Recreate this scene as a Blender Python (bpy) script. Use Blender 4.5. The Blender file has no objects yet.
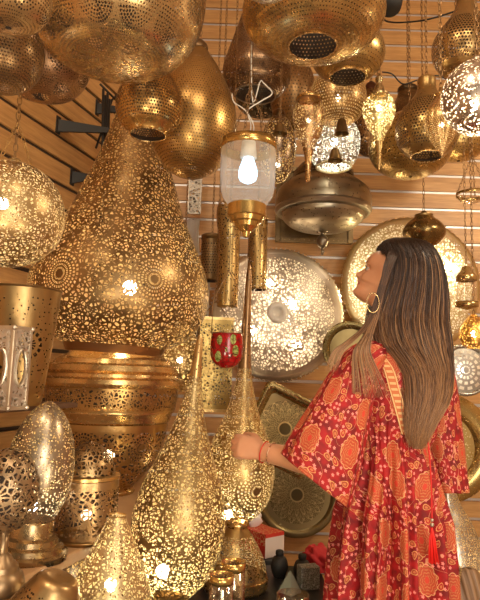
import bpy, bmesh, math, random
from mathutils import Vector, Matrix, Quaternion
from math import sin, cos, pi, sqrt, atan2, radians, floor

random.seed(7)
scene = bpy.context.scene
C = scene.collection
scene.view_settings.view_transform = 'Standard'
scene.view_settings.look = 'None'
scene.view_settings.gamma = 1
scene.view_settings.use_curve_mapping = False
scene.view_settings.exposure = 0.12
scene.cycles.use_denoising = True
scene.cycles.transparent_max_bounces = 32
scene.cycles.max_bounces = 8
scene.cycles.sample_clamp_indirect = 6.0

# ------------------------------------------------------------------ camera
F = 576.0
CAMZ = 1.22
PITCH = radians(7.5)
ROLL = radians(-1.8)
cam_d = bpy.data.cameras.new('camera')
cam = bpy.data.objects.new('camera', cam_d)
C.objects.link(cam)
cam_d.sensor_fit = 'VERTICAL'
cam_d.sensor_height = 24
cam_d.lens = 24 * F / 600
cam_d.clip_start = 0.02
CM = Matrix.Translation((0, 0, CAMZ)) @ Matrix.Rotation(pi / 2 + PITCH, 4, 'X') @ Matrix.Rotation(-ROLL, 4, 'Z')
cam.matrix_world = CM
scene.camera = cam
R3 = CM.to_3x3()
CO = Vector((0, 0, CAMZ))


def ray(px, py):
    return R3 @ Vector(((px - 240) / F, (300 - py) / F, -1.0))


def P(px, py, Y):
    """point on plane Y=const seen at that place of the frame"""
    d = ray(px, py)
    return CO + d * (Y / d.y)


def Pz(px, py, z):
    d = ray(px, py)
    return CO + d * ((z - CAMZ) / d.z)


def Pplane(px, py, p0, n):
    d = ray(px, py)
    return CO + d * ((p0 - CO).dot(n) / d.dot(n))


def S(px, py, Y):
    d = ray(px, py)
    return (Y / d.y) / F


# ------------------------------------------------------------------ node helper
class X:
    """small expression wrapper round shader math nodes"""
    def __init__(s, nt, sock): s.nt, s.s = nt, sock

    def _m(s, op, *a):
        n = s.nt.nodes.new('ShaderNodeMath'); n.operation = op
        for i, v in enumerate(a):
            if isinstance(v, X): s.nt.links.new(v.s, n.inputs[i])
            else: n.inputs[i].default_value = float(v)
        return X(s.nt, n.outputs[0])
    def __add__(s, o): return s._m('ADD', s, o)
    __radd__ = __add__
    def __mul__(s, o): return s._m('MULTIPLY', s, o)
    __rmul__ = __mul__
    def __sub__(s, o): return s._m('SUBTRACT', s, o)
    def __rsub__(s, o): return s._m('SUBTRACT', o, s)
    def __truediv__(s, o): return s._m('DIVIDE', s, o)
    def lt(s, o): return s._m('LESS_THAN', s, o)
    def gt(s, o): return s._m('GREATER_THAN', s, o)
    def fr(s): return s._m('FRACT', s)
    def fl(s): return s._m('FLOOR', s)
    def mod(s, o): return s._m('FLOORED_MODULO', s, o)
    def ab(s): return s._m('ABSOLUTE', s)
    def sin(s): return s._m('SINE', s)
    def cos(s): return s._m('COSINE', s)
    def sq(s): return s._m('SQRT', s)
    def mx(s, o): return s._m('MAXIMUM', s, o)
    def mn(s, o): return s._m('MINIMUM', s, o)
    def at2(s, o): return s._m('ARCTAN2', s, o)


class NM:
    def __init__(s, name):
        s.m = bpy.data.materials.new(name); s.m.use_nodes = True
        s.nt = s.m.node_tree; s.nt.nodes.clear()
        s.out = s.nt.nodes.new('ShaderNodeOutputMaterial')
        s.tc = s.nt.nodes.new('ShaderNodeTexCoord')

    def node(s, t, **kw):
        n = s.nt.nodes.new(t)
        for k, v in kw.items():
            if k in n.inputs.keys():
                s.set(n.inputs[k], v)
            else: setattr(n, k, v)
        return n

    def set(s, inp, v):
        if isinstance(v, X): s.nt.links.new(v.s, inp)
        elif isinstance(v, bpy.types.NodeSocket): s.nt.links.new(v, inp)
        elif isinstance(v, tuple) and len(v) == 3 and inp.type == 'RGBA': inp.default_value = (*v, 1)
        else: inp.default_value = v

    def sep(s, sock):
        n = s.nt.nodes.new('ShaderNodeSeparateXYZ'); s.nt.links.new(sock, n.inputs[0])
        return [X(s.nt, o) for o in n.outputs]

    def comb(s, a, b, c=0.0):
        n = s.nt.nodes.new('ShaderNodeCombineXYZ')
        for i, v in enumerate((a, b, c)): s.set(n.inputs[i], v)
        return n.outputs[0]

    def noise(s, scale, detail=2, vec=None, rough=.5):
        n = s.node('ShaderNodeTexNoise', Scale=scale, Detail=detail, Roughness=rough)
        s.nt.links.new(vec or s.tc.outputs['Object'], n.inputs['Vector'])
        return X(s.nt, n.outputs[0])

    def vor(s, scale, feature='DISTANCE_TO_EDGE', vec=None, dim='3D', rnd=1.0):
        n = s.nt.nodes.new('ShaderNodeTexVoronoi'); n.feature = feature; n.voronoi_dimensions = dim
        n.inputs['Scale'].default_value = scale; n.inputs['Randomness'].default_value = rnd
        s.nt.links.new(vec or s.tc.outputs['Object'], n.inputs['Vector'])
        return n

    def mix(s, f, a, b):
        n = s.nt.nodes.new('ShaderNodeMix'); n.data_type = 'RGBA'
        s.set(n.inputs['Factor'], f); s.set(n.inputs[6], a); s.set(n.inputs[7], b)
        return n.outputs[2]

    def ramp(s, f, stops):
        n = s.nt.nodes.new('ShaderNodeValToRGB'); s.set(n.inputs[0], f)
        el = n.color_ramp.elements
        while len(el) < len(stops): el.new(.5)
        for e, (p, c) in zip(el, stops): e.position = p; e.color = (*c, 1)
        return n.outputs[0]

    def bsdf(s, **kw):
        n = s.nt.nodes.new('ShaderNodeBsdfPrincipled')
        for k, v in kw.items(): s.set(n.inputs[k.replace('_', ' ')], v)
        return n

    def bump(s, h, dist=.002, strength=.5):
        n = s.nt.nodes.new('ShaderNodeBump'); s.set(n.inputs['Height'], h)
        n.inputs['Distance'].default_value = dist; n.inputs['Strength'].default_value = strength
        return n.outputs[0]

    def mixsh(s, f, a, b):
        n = s.nt.nodes.new('ShaderNodeMixShader'); s.set(n.inputs[0], f)
        s.nt.links.new(a, n.inputs[1]); s.nt.links.new(b, n.inputs[2])
        return n.outputs[0]

    def end(s, sh):
        s.nt.links.new(sh, s.out.inputs[0]); return s.m


def simple(name, col, rough=.5, metal=0.0, **kw):
    n = NM(name)
    b = n.bsdf(Base_Color=col, Roughness=rough, Metallic=metal, **kw)
    return n.end(b.outputs[0])


def emis(name, col, st):
    n = NM(name)
    e = n.node('ShaderNodeEmission', Color=col, Strength=st)
    return n.end(e.outputs[0])


GOLD = (.78, .49, .17)
BRIGHT = (.90, .60, .24)
ANT = (.50, .33, .13)
BRONZE = (.30, .19, .09)
SILV = (.62, .52, .40)
PALE = (.82, .72, .58)
WHITE = (.90, .86, .78)
COPPER = (.62, .36, .17)
OLIVE = (.36, .28, .11)


def brass(name, col=GOLD, rough=.3, pat=None, cell=.012, size=.3, circ=1.0, band=None, rosettes=(), inner=None,
          center=None, arcs=0, motif=None, patina=.5, cover=None, lit=False):
    """metal; pat None = solid, 'lace' cut work, 'dots' drilled rows, 'grain' random drilled holes, 'swirl'"""
    n = NM(name)
    ob = n.tc.outputs['Object']
    nz = n.noise(9, 4)
    nf = n.noise(70, 3)
    lum = sum(col) / 3
    col = tuple((c * .84 + lum * .16) ** 1.25 * .82 for c in col)
    dark = (col[0] * .42, col[1] * .36, col[2] * .30)
    f = (nz - .36) * 2.6 * patina
    f = f.mx(0).mn(1)
    cc = n.mix(f, col, dark)
    rg = nf * .25 + (rough - .10)
    bm_ = n.bump(nf + nz * .4, .001, .16)
    b = n.bsdf(Base_Color=cc, Roughness=rg, Metallic=.88)
    n.nt.links.new(bm_, b.inputs['Normal'])
    sh = b.outputs[0]
    if pat:
        # unpolished inside of the shell
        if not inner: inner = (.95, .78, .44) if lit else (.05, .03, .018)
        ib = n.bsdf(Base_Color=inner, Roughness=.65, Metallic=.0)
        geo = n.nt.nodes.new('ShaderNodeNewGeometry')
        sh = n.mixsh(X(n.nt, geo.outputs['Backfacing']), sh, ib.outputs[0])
        x, y, z = n.sep(ob)
        U, V, _ = n.sep(n.tc.outputs['UV'])
        if pat == 'lace':
            h = X(n.nt, n.vor(1 / cell, rnd=.9).outputs['Distance']).gt(size)
            h = h * X(n.nt, n.vor(.33 / cell, rnd=1).outputs['Distance']).gt(.035)
        elif pat == 'grain':
            h = X(n.nt, n.vor(1 / cell, 'F1', rnd=.75).outputs['Distance']).lt(size)
        elif pat == 'dots':
            N = max(12, round(circ / cell))
            cu, cv = U * N, V / cell
            cu = cu + (cv.fl().mod(2)) * .5
            fx, fy = cu.fr() - .5, cv.fr() - .5
            d = (fx * fx + fy * fy).sq()
            rad = size
            if motif:
                nb, hh = motif          # scale pattern: nb scales round, rows hh high
                bv = V / hh
                bu = U * nb + bv.fl().mod(2) * .5
                sx, sy = (bu.fr() - .5) * 2, bv.fr()
                hw = circ / nb / 2
                mxx, myy = sx * hw, sy * hh
                rr = (mxx * mxx + myy * myy).sq() / cell
                an = myy.at2(mxx)
                fa, fb = rr.fr() - .5, (an * (rr.fl() + .5)).fr() - .5
                Rs = min(hw, hh) * .96 / cell
                inside = rr.lt(Rs)
                big = (bv.fl() + (U * nb).fl()).mod(2)
                d = ((fa * fa + fb * fb).sq()) * inside + d * 1.5 * (1 - inside)
                rad = size * (.80 + .28 * big) * (1 - (rr - Rs).ab().lt(.35))
            h = d.lt(rad)
        elif pat == 'swirl':
            vp = n.vor(1 / cell, 'F1', rnd=.35)
            px_, py_, pz_ = n.sep(vp.outputs['Position'])
            dd = X(n.nt, vp.outputs['Distance'])
            dx, dz = x - px_, z - pz_
            ang = dz.at2(dx)
            h = (ang / (2 * pi) + dd * 2.6).fr().gt(.55) * dd.lt(.62)
        elif pat == 'rings':
            r = (x * x + z * z).sq()
            h = X(n.nt, n.vor(1 / cell, rnd=.9).outputs['Distance']).gt(size)
        if arcs:
            # plain petal shaped seams running up the body
            w = ((U * arcs).fr() - .5).ab()
            h = h * w.gt(.045)
        for (c, up, R, nr, K) in rosettes:
            ux = Vector(c); ux.z = 0
            if center == 'disc':
                right, upv = Vector((1, 0, 0)), Vector((0, 0, 1))
            else:
                right = Vector((-ux.y, ux.x, 0)).normalized(); upv = Vector(up).normalized()
            dx, dy, dz = x - c[0], y - c[1], z - c[2]
            a1 = dx * right.x + dy * right.y + dz * right.z
            a2 = dx * upv.x + dy * upv.y + dz * upv.z
            d = (a1 * a1 + a2 * a2).sq() if center == 'disc' else (dx * dx + dy * dy + dz * dz).sq()
            t = d / R * K
            ang = a2.at2(a1) / (2 * pi) * nr + t.fl() * .5
            hr = (ang.fr() - .5).ab().lt(.30) * (t.fr() - .5).ab().lt(.30) * d.gt(R * .14)
            ins = d.lt(R)
            rim = (d / R - 1.03).ab().gt(.03)
            h = (h * (1 - ins) + hr * ins) * rim
        if band:
            lo, hi = band
            h = h * z.gt(lo) * z.lt(hi)
        if cover:
            r = (x * x + z * z).sq()
            for lo, hi in cover: h = h * (1 - r.gt(lo) * r.lt(hi))
        tr = n.nt.nodes.new('ShaderNodeBsdfTransparent')
        sh = n.mixsh(h, sh, tr.outputs[0])
    return n.end(sh)


# ------------------------------------------------------------------ object helpers
def tag(o, label, cat, group=None):
    o['label'] = label; o['category'] = cat
    if group: o['group'] = group
    return o


def thing(name, label, cat, loc, group=None, rot=None):
    o = bpy.data.objects.new(name, None); C.objects.link(o)
    o.location = loc; o.empty_display_size = .03
    if rot is not None: o.rotation_euler = rot
    return tag(o, label, cat, group)


def link(name, bm, mats, parent=None, smooth=True, label=None):
    me = bpy.data.meshes.new(name)
    bm.to_mesh(me); bm.free()
    if not isinstance(mats, (list, tuple)): mats = [mats]
    for m in mats: me.materials.append(m)
    if smooth:
        for p in me.polygons: p.use_smooth = True
        if smooth == 'sharp': me.set_sharp_from_angle(angle=radians(28))
    o = bpy.data.objects.new(name, me); C.objects.link(o)
    if parent: o.parent = parent
    if label: o['label'] = label
    return o


def struct(o): o['kind'] = 'structure'; return o


def box(bm, c, size, rot=None, mi=0):
    m = Matrix.Translation(c)
    if rot is not None: m = m @ rot.to_4x4()
    m = m @ Matrix.Diagonal((*size, 1))
    r = bmesh.ops.create_cube(bm, size=1, matrix=m)
    fs = {f for v in r['verts'] for f in v.link_faces}
    for f in fs: f.material_index = mi
    return r['verts']


def bev(o, w=.003, seg=2):
    m = o.modifiers.new('bevel', 'BEVEL'); m.width = w; m.segments = seg; m.limit_method = 'ANGLE'
    return o


def catmull(pts, sub=6):
    out = []
    n = len(pts)
    for i in range(n - 1):
        p0 = pts[max(i - 1, 0)]; p1 = pts[i]; p2 = pts[i + 1]; p3 = pts[min(i + 2, n - 1)]
        for k in range(sub):
            t = k / sub
            out.append(tuple(.5 * ((2 * b) + (-a + c) * t + (2 * a - 5 * b + 4 * c - d) * t * t + (-a + 3 * b - 3 * c + d) * t ** 3)
                             for a, b, c, d in zip(p0, p1, p2, p3)))
    out.append(tuple(pts[-1]))
    return out


def lathe_bm(prof, seg=72, lobes=0, lobe_amp=0, bm=None, off=(0, 0), thick=0):
    """prof list (z, r) from top down or bottom up; seam at the far side"""
    bm = bm or bmesh.new()
    uvl = bm.loops.layers.uv.verify()
    if prof[0][0] < prof[-1][0]: prof = prof[::-1]
    arc = [0]
    for a, b in zip(prof, prof[1:]): arc.append(arc[-1] + math.dist(a, b))
    rings = []
    for z, r in prof:
        r = max(r, 1e-5)
        ring = []
        for k in range(seg):
            th = pi / 2 + 2 * pi * k / seg
            rr = r * (1 + lobe_amp * abs(sin(lobes * th / 2))) if lobes else r
            ring.append(bm.verts.new((off[0] + rr * cos(th), off[1] + rr * sin(th), z)))
        rings.append(ring)
    for i in range(len(rings) - 1):
        for k in range(seg):
            k2 = (k + 1) % seg
            f = bm.faces.new((rings[i][k], rings[i + 1][k], rings[i + 1][k2], rings[i][k2]))
            uu = [(k / seg, arc[i]), (k / seg, arc[i + 1]), ((k + 1) / seg, arc[i + 1]), ((k + 1) / seg, arc[i])]
            for l, u in zip(f.loops, uu): l[uvl].uv = u
    return bm


def tube_bm(pts, rad, n=8, bm=None, closed=False, caps=True):
    bm = bm or bmesh.new()
    pts = [Vector(p) for p in pts]
    if not isinstance(rad, (list, tuple)): rad = [rad] * len(pts)
    rings = []
    up = Vector((0, 0, 1)); N = len(pts)
    prev = None
    for i, p in enumerate(pts):
        if closed: t = (pts[(i + 1) % N] - pts[i - 1]).normalized()
        else: t = (pts[min(i + 1, N - 1)] - pts[max(i - 1, 0)]).normalized()
        if prev is None:
            a = t.cross(up)
            if a.length < .1: a = t.cross(Vector((1, 0, 0)))
            a.normalize()
        else:
            a = (prev - t * prev.dot(t))
            if a.length < 1e-6: a = t.orthogonal()
            a.normalize()
        prev = a
        b = t.cross(a)
        rings.append([bm.verts.new(p + (a * cos(2 * pi * k / n) + b * sin(2 * pi * k / n)) * rad[i]) for k in range(n)])
    M = N if closed else N - 1
    for i in range(M):
        r1, r2 = rings[i], rings[(i + 1) % N]
        for k in range(n):
            k2 = (k + 1) % n
            bm.faces.new((r1[k], r1[k2], r2[k2], r2[k]))
    if not closed and caps:
        bm.faces.new(rings[0][::-1]); bm.faces.new(rings[-1])
    return bm


def chain_bm(a, b, link_len=.026, wire=.0016, bm=None):
    a, b = Vector(a), Vector(b)
    bm = bm or bmesh.new()
    L = (b - a).length
    n = max(1, round(L / (link_len * .8)))
    t = (b - a).normalized()
    s1 = t.orthogonal().normalized(); s2 = t.cross(s1)
    hl = L / n * .62
    for i in range(n):
        c = a + t * (L * (i + .5) / n)
        s = s1 if i % 2 else s2
        pts = [c + t * (hl * sin(q)) + s * (hl * .42 * cos(q)) for q in [2 * pi * j / 8 for j in range(8)]]
        tube_bm(pts, wire, 4, bm, closed=True)
    return bm


M = {}
CEIL = 3.55
M['chain'] = simple('dark_brass_chain', (.28, .16, .07), .4, .9)
M['black'] = simple('black_metal', (.012, .009, .007), .6, .0)
M['socket'] = simple('ceramic_socket', (.75, .72, .66), .4)
BULBS = {}


def bulb_mat(st, col=(1, .78, .45)):
    k = (st, col)
    if k not in BULBS: BULBS[k] = emis('glowing_bulb', col, st)
    return BULBS[k]


def lantern(name, label, cat, cx, Y, parts, chain=None, bulb=None, tilt=None, group=None, ref=None, seg=80, stand=None):
    """parts: (part name, material or dict for brass, [(y_px, r_px)...], mode, lobes, amp); all in frame units at depth Y"""
    ys = [p[0] for pt in parts for p in pt[2]]
    ytop, ybot = min(ys), max(ys)
    ref = ref if ref is not None else (ytop + ybot) / 2
    if stand is not None: Y = Pz(cx, ybot, stand).y
    c = P(cx, ref, Y)
    zb = P(cx, ybot, Y).z + (.0008 if stand is not None else 0)
    s = S(cx, ref, Y)
    Zof = lambda y: P(cx, y, Y).z - zb
    t = thing(name, label, cat, (c.x, Y, zb), group)
    if tilt: t.rotation_euler = tilt
    prof_all = []
    for pt in parts:
        pn, mat, pts = pt[:3]
        mode = pt[3] if len(pt) > 3 else 'smooth'
        pr = [(Zof(y), r * s) for y, r in pts]
        if mode == 'smooth': pr = catmull(pr, 7)
        pr = [(z, max(r, .0002)) for z, r in pr]
        prof_all += pr
        if isinstance(mat, dict):
            d = dict(mat)
            Rm = max(r for z, r in pr)
            d.setdefault('circ', 2 * pi * Rm)
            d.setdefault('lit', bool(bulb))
            ros = []
            for (rx, ry, rr, nr, K) in d.pop('ros', ()):
                z = Zof(ry)
                Rz = min(pr, key=lambda q: abs(q[0] - z))[1]
                dx = (rx - cx) * s
                dx = max(-Rz * .98, min(Rz * .98, dx))
                ros.append(((dx, -sqrt(Rz * Rz - dx * dx), z), (0, 0, 1), rr * s, nr, K))
            d['rosettes'] = ros
            if 'bandpx' in d:
                a, b = d.pop('bandpx'); d['band'] = (Zof(b), Zof(a))
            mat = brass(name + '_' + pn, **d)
        lob, amp = (pt[4], pt[5]) if len(pt) > 5 else (0, 0)
        o = link(pn, lathe_bm(pr, seg, lob, amp), mat, t, True if mode == 'smooth' else 'sharp')
        if pn in ('cap', 'base', 'foot', 'rim', 'collar', 'band', 'bell', 'finial'):
            md = o.modifiers.new('thickness', 'SOLIDIFY'); md.thickness = .0012
    top = Zof(ytop)
    if chain:
        # a ring, then links up to the ceiling
        sx = chain if isinstance(chain, (int, float)) and not isinstance(chain, bool) else 0
        zt = CEIL - zb
        bm = bmesh.new()
        bm = chain_bm((0, 0, top - .004), (sx, 0, zt), bm=bm)
        link('chain', bm, M['chain'], t)
    if bulb:
        by, st = bulb[0], bulb[1]
        col = bulb[2] if len(bulb) > 2 else (1, .82, .52)
        br = bulb[3] if len(bulb) > 3 else .014
        bx = (bulb[4] - cx) * s if len(bulb) > 4 else 0
        zz = Zof(by)
        pr = [(zz + br * cos(a), br * sin(a)) for a in [pi * k / 8 for k in range(9)]]
        link('bulb', lathe_bm([(z, max(r, .0003)) for z, r in pr], 12, off=(bx, 0)), bulb_mat(round(st * .78, 1), col), t)
    return t


# ------------------------------------------------------------------ room
BACK = 3.2
wood = NM('slat_panel_wood')
wx, wy, wz = wood.sep(wood.tc.outputs['Object'])
g1 = wood.noise(3.0, 5, wood.comb(wx * 1.0, wy, wz * 14))
g2 = wood.noise(18, 3, wood.comb(wx * .7, wy, wz * 9))
wc = wood.ramp(g1 * .6 + g2 * .4, [(.3, (.36, .170, .058)), (.52, (.52, .275, .098)), (.72, (.64, .37, .145))])
wb = wood.bsdf(Base_Color=wc, Roughness=.42)
M['wood'] = wood.end(wb.outputs[0])
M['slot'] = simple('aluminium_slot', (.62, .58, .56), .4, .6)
M['slot_dark'] = simple('shadow_brown_slot', (.055, .03, .02), .6)  # shade in the left wall's slots, painted as dark brown


def slat_wall(name, width, height, mats, pitch=.1, z0=0):
    """panel in local x (width), z up, front face at y=0 looking to -y"""
    bm = bmesh.new()
    n = int(height / pitch)
    box(bm, (width / 2, .03, height / 2), (width, .02, height), mi=1)
    for i in range(n + 1):
        za = i * pitch + .008; zb = min(height, (i + 1) * pitch - .009)
        if zb <= za: continue
        vs = box(bm, (width / 2, .01, (za + zb) / 2), (width, .02, zb - za))
    # narrow metal lip low in each slot
    for i in range(1, n + 1):
        box(bm, (width / 2, .0155, i * pitch + .0015), (width, .011, .012), mi=1)
    return link(name, bm, mats, smooth=False)


b = slat_wall('wall_back', 3.1, CEIL, [M['wood'], M['slot']]); struct(b)
CORNER = Vector((-.50, BACK, 0))
b.location = CORNER
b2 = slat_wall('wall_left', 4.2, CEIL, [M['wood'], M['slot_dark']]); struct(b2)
LDIR = Vector((-sin(radians(18)), -cos(radians(18)), 0))
LN = Vector((cos(radians(18)), -sin(radians(18)), 0))     # faces the room
mw = Matrix(((LDIR.x * -1, -LN.x, 0, 0), (LDIR.y * -1, -LN.y, 0, 0), (0, 0, 1, 0), (0, 0, 0, 1)))
b2.matrix_world = Matrix.Translation(CORNER + LDIR * 4.2) @ mw

fl = NM('stone_tile_floor')
fx, fy, fz = fl.sep(fl.tc.outputs['Object'])
gr = ((fx * 2.5).fr() - .5).ab().gt(.49).mx(((fy * 2.5).fr() - .5).ab().gt(.49))
fc = fl.mix(gr, fl.ramp(fl.noise(4, 5), [(.3, (.30, .20, .13)), (.7, (.42, .30, .20))]), (.12, .09, .07))
M['floor'] = fl.end(fl.bsdf(Base_Color=fc, Roughness=.4).outputs[0])
bm = bmesh.new(); box(bm, (0.4, .9, -.03), (4.6, 5.2, .06)); struct(link('floor', bm, M['floor'], smooth=False))
M['plaster'] = simple('warm_plaster', (.62, .42, .26), .8)
bm = bmesh.new(); box(bm, (0.4, .9, CEIL + .03), (4.6, 5.2, .06)); struct(link('ceiling', bm, M['plaster'], smooth=False))
bm = bmesh.new(); box(bm, (2.65, .9, CEIL / 2), (.06, 5.2, CEIL)); struct(link('wall_right', bm, M['plaster'], smooth=False))

# ------------------------------------------------------------------ shop fittings
WP = CORNER + LN * 0.002


def PL(px, py, off=0.0): return Pplane(px, py, CORNER + LN * off, LN)


def basis(dx, dy, dz): return Matrix((dx, dy, dz)).transposed()


LROT = basis(-LDIR, -LN, Vector((0, 0, 1)))
for i, (px, py, ln, lab) in enumerate([
        (58, 125, .30, 'dark triangular metal wall bracket, largest, in the middle of the slatted left wall'),
        (97, 108, .16, 'small dark metal wall bracket beside the black post high on the slatted wall'),
        (72, 177, .13, 'dark metal wall bracket just above the round lantern, lowest on the slatted wall')]):
    a = PL(px, py)
    t = thing('shelf_bracket', lab, 'bracket', a, 'brackets on the left slat wall')
    bm = bmesh.new(); box(bm, (0, 0, 0), (.03, .008, .075), LROT)
    bev(link('mounting_plate', bm, M['black'], t, False), .002)
    bm = bmesh.new()
    d = (LN * .8 - LDIR * .6).normalized(); sdv = Vector((-d.y, d.x, 0)) * .006
    pts = [Vector((0, 0, .024)), Vector((0, 0, -.030)), d * ln + Vector((0, 0, .014)), d * ln + Vector((0, 0, .022))]
    v1 = [bm.verts.new(p + sdv) for p in pts]; v2 = [bm.verts.new(p - sdv) for p in pts]
    bm.faces.new(v1[::-1]); bm.faces.new(v2)
    for k in range(4): bm.faces.new((v1[k], v1[(k + 1) % 4], v2[(k + 1) % 4], v2[k]))
    bmesh.ops.recalc_face_normals(bm, faces=bm.faces)
    link('arm', bm, M['black'], t, False)
# a black folded stand of rods hung behind the big lantern
a = PL(106, 96, .14); b_ = PL(104, 168, .14)
t = thing('metal_stand', 'bundle of thin black metal rods standing against the slatted wall behind the largest lantern', 'stand', (b_.x, b_.y, .8))
bm = bmesh.new()
rel = lambda v: Vector(v) - t.location
for k in range(4):
    o1 = LDIR * (.012 * k - .02)
    tube_bm([rel(a + o1 * 1.5 + Vector((0, 0, .02 * (k % 2)))), rel(b_ + o1), rel(Vector((b_.x, b_.y, .8)) + o1 * .6)], .006, 6, bm)
link('rod', bm, M['black'], t)
bm = bmesh.new()
tube_bm([rel(PL(96, 148, .10)), rel(PL(112, 100, .10)), rel(PL(117, 95, .1))], .005, 6, bm)
tube_bm([rel(PL(100, 84, .08)), rel(PL(118, 102, .12))], .005, 6, bm)
link('cross_rod', bm, M['black'], t)

# shelf along the left wall
SH = .80
e1 = Pz(87, 546, SH); e2 = e1 + LDIR * 1.2; e3 = e1 - LDIR * .95
shw = NM('tan_shelf_board')
n1 = shw.noise(6, 4)
M['tan'] = shw.end(shw.bsdf(Base_Color=shw.ramp(n1, [(.3, (.46, .27, .13)), (.7, (.60, .38, .20))]), Roughness=.45).outputs[0])
depth_sh = (e1 - CORNER).dot(LN) - .022


def prism(bm, poly, z0, z1):
    a_ = [bm.verts.new((x, y, z0)) for x, y in poly]; b_ = [bm.verts.new((x, y, z1)) for x, y in poly]
    bm.faces.new(a_[::-1]); bm.faces.new(b_)
    for k in range(len(poly)):
        k2 = (k + 1) % len(poly); bm.faces.new((a_[k], a_[k2], b_[k2], b_[k]))
    bmesh.ops.recalc_face_normals(bm, faces=bm.faces)


wl = lambda y, off=.0225: (CORNER + LDIR * ((BACK - y) / cos(radians(18)))).x + off / cos(radians(18))
el = lambda y: e1.x + (y - e1.y) * math.tan(radians(18))
t = thing('display_shelf', 'long tan board shelf along the left wall under the brass lanterns', 'shelf', (-.6, 1.6, 0))
poly = [(el(.35), .35), (el(1.72), 1.72), (el(1.72), 2.55), (wl(2.55), 2.55), (wl(.35), .35)]
bm = bmesh.new(); prism(bm, [(x + .6, y - 1.6) for x, y in poly], SH - .028, SH)
bev(link('board', bm, M['tan'], t, False), .004)
for lx, ly in ((el(.45) - .06, .45), (el(1.2) - .06, 1.2), (-.36, 2.48), (wl(.45) + .05, .45), (wl(1.4) + .05, 1.4), (wl(2.48) + .05, 2.48)):
    bm = bmesh.new(); box(bm, (lx + .6, ly - 1.6, (SH - .028) / 2), (.04, .04, SH - .028)); link('leg', bm, M['tan'], t, False)

# little upper shelf that carries the tumbler lantern
UP = P(18, 405, 1.5).z
ec = P(27, 405, 1.5)
sd = (ec - CORNER).dot(LN) - .003
cc = Vector((ec.x, ec.y, 0)) + LDIR * .10 - LN * sd / 2
t = thing('wall_shelf', 'narrow dark wooden wall shelf holding the tapered brass tumbler lantern', 'shelf', (cc.x, cc.y, UP))
M['darkwood'] = simple('dark_stained_wood', (.10, .045, .022), .5)
bm = bmesh.new(); box(bm, (0, 0, -.008), (.66, sd, .014), LROT)
bev(link('board', bm, M['darkwood'], t, False), .002)
bm = bmesh.new(); box(bm, (-LN * (sd / 2 - .01)) + Vector((0, 0, -.055)), (.03, .02, .08), LROT)
link('bracket', bm, M['black'], t, False)

# low black table
TB = .45
t = thing('display_table', 'low black display table carrying floor lanterns and glass cups', 'table', (.0, 1.85, 0))
M['blackwood'] = simple('black_painted_wood', (.018, .016, .016), .35)
poly = [(-.30, 1.05), (.225, 1.05), (.225, 2.08), (.36, 2.14), (.36, 2.5), (-.30, 2.5)]
bm = bmesh.new(); prism(bm, [(x, y - 1.85) for x, y in poly], TB - .03, TB)
bev(link('tabletop', bm, M['blackwood'], t, False), .004)
for ax, ay in ((-.26, 1.1), (.185, 1.1), (-.26, 2.45), (.32, 2.45)):
    bm = bmesh.new(); box(bm, (ax, ay - 1.85, (TB - .03) / 2), (.045, .045, TB - .03)); link('leg', bm, M['blackwood'], t, False)

# ------------------------------------------------------------------ floor and shelf lanterns
G = dict
BIGTILT = (0, radians(2.6), 0)
# drum pedestal
lantern('drum_pedestal', 'wide brass drum pedestal with cut work bands under the largest lantern', 'pedestal', 110, 2.08, [
    ('foot', brass('brass_smooth', BRIGHT, .26), [(492, 26), (489, 27), (486, 24)]),
    ('bowl', G(lit=False, col=GOLD, rough=.3, pat='lace', cell=.017, size=.14, ros=((148, 442, 15, 22, 5), (98, 440, 16, 22, 5)), bandpx=(428, 484)),
     [(486, 24), (476, 34), (462, 45), (445, 52), (430, 56), (421, 57)]),
    ('collar', brass('brass_collar', BRIGHT, .22), [(421, 57), (419, 59), (412, 60.5), (409, 63)], 'lin'),
    ('cut_band', G(lit=False, col=GOLD, pat='lace', cell=.013, size=.13, rough=.3, bandpx=(388, 407)), [(409, 63), (398, 65), (387, 66)], 'lin'),
    ('rim', brass('brass_rim', BRIGHT, .22), [(387, 66), (386, 71), (383, 72.5), (379, 72), (377, 66), (374, 65), (371, 68), (366, 67), (364, 60), (360, 58), (357, 52), (354, 46), (352, 44)], 'lin'),
], bulb=(455, 9, (1, .76, .42), .02), ref=440, seg=96, stand=SH)
# largest lantern
lantern('teardrop_lantern', 'largest lantern in the shop, huge brass teardrop of cut work standing on the drum pedestal', 'lantern', 117, 2.08, [
    ('neck', brass('brass_neck', COPPER, .3), [(354, 46), (350, 48), (346, 50)], 'lin'),
    ('body', G(col=(.52, .34, .15), rough=.33, pat='lace', cell=.0135, size=.15, patina=1.0, inner=(.72, .52, .24),
               ros=((80, 290, 20, 30, 6), (162, 288, 19, 30, 6), (42, 300, 17, 30, 6))),
     [(346, 50), (338, 66), (325, 79), (308, 87), (290, 88.5), (272, 85), (252, 76), (232, 66), (210, 55), (188, 47), (165, 38), (140, 30), (110, 22), (85, 16)]),
    ('cap', brass('brass_cap', GOLD, .3), [(85, 16), (78, 15), (70, 9), (64, 5), (60, 0)]),
], bulb=(287, 120, (1, .84, .55), .026, 126), ref=300, tilt=BIGTILT, seg=128)

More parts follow.
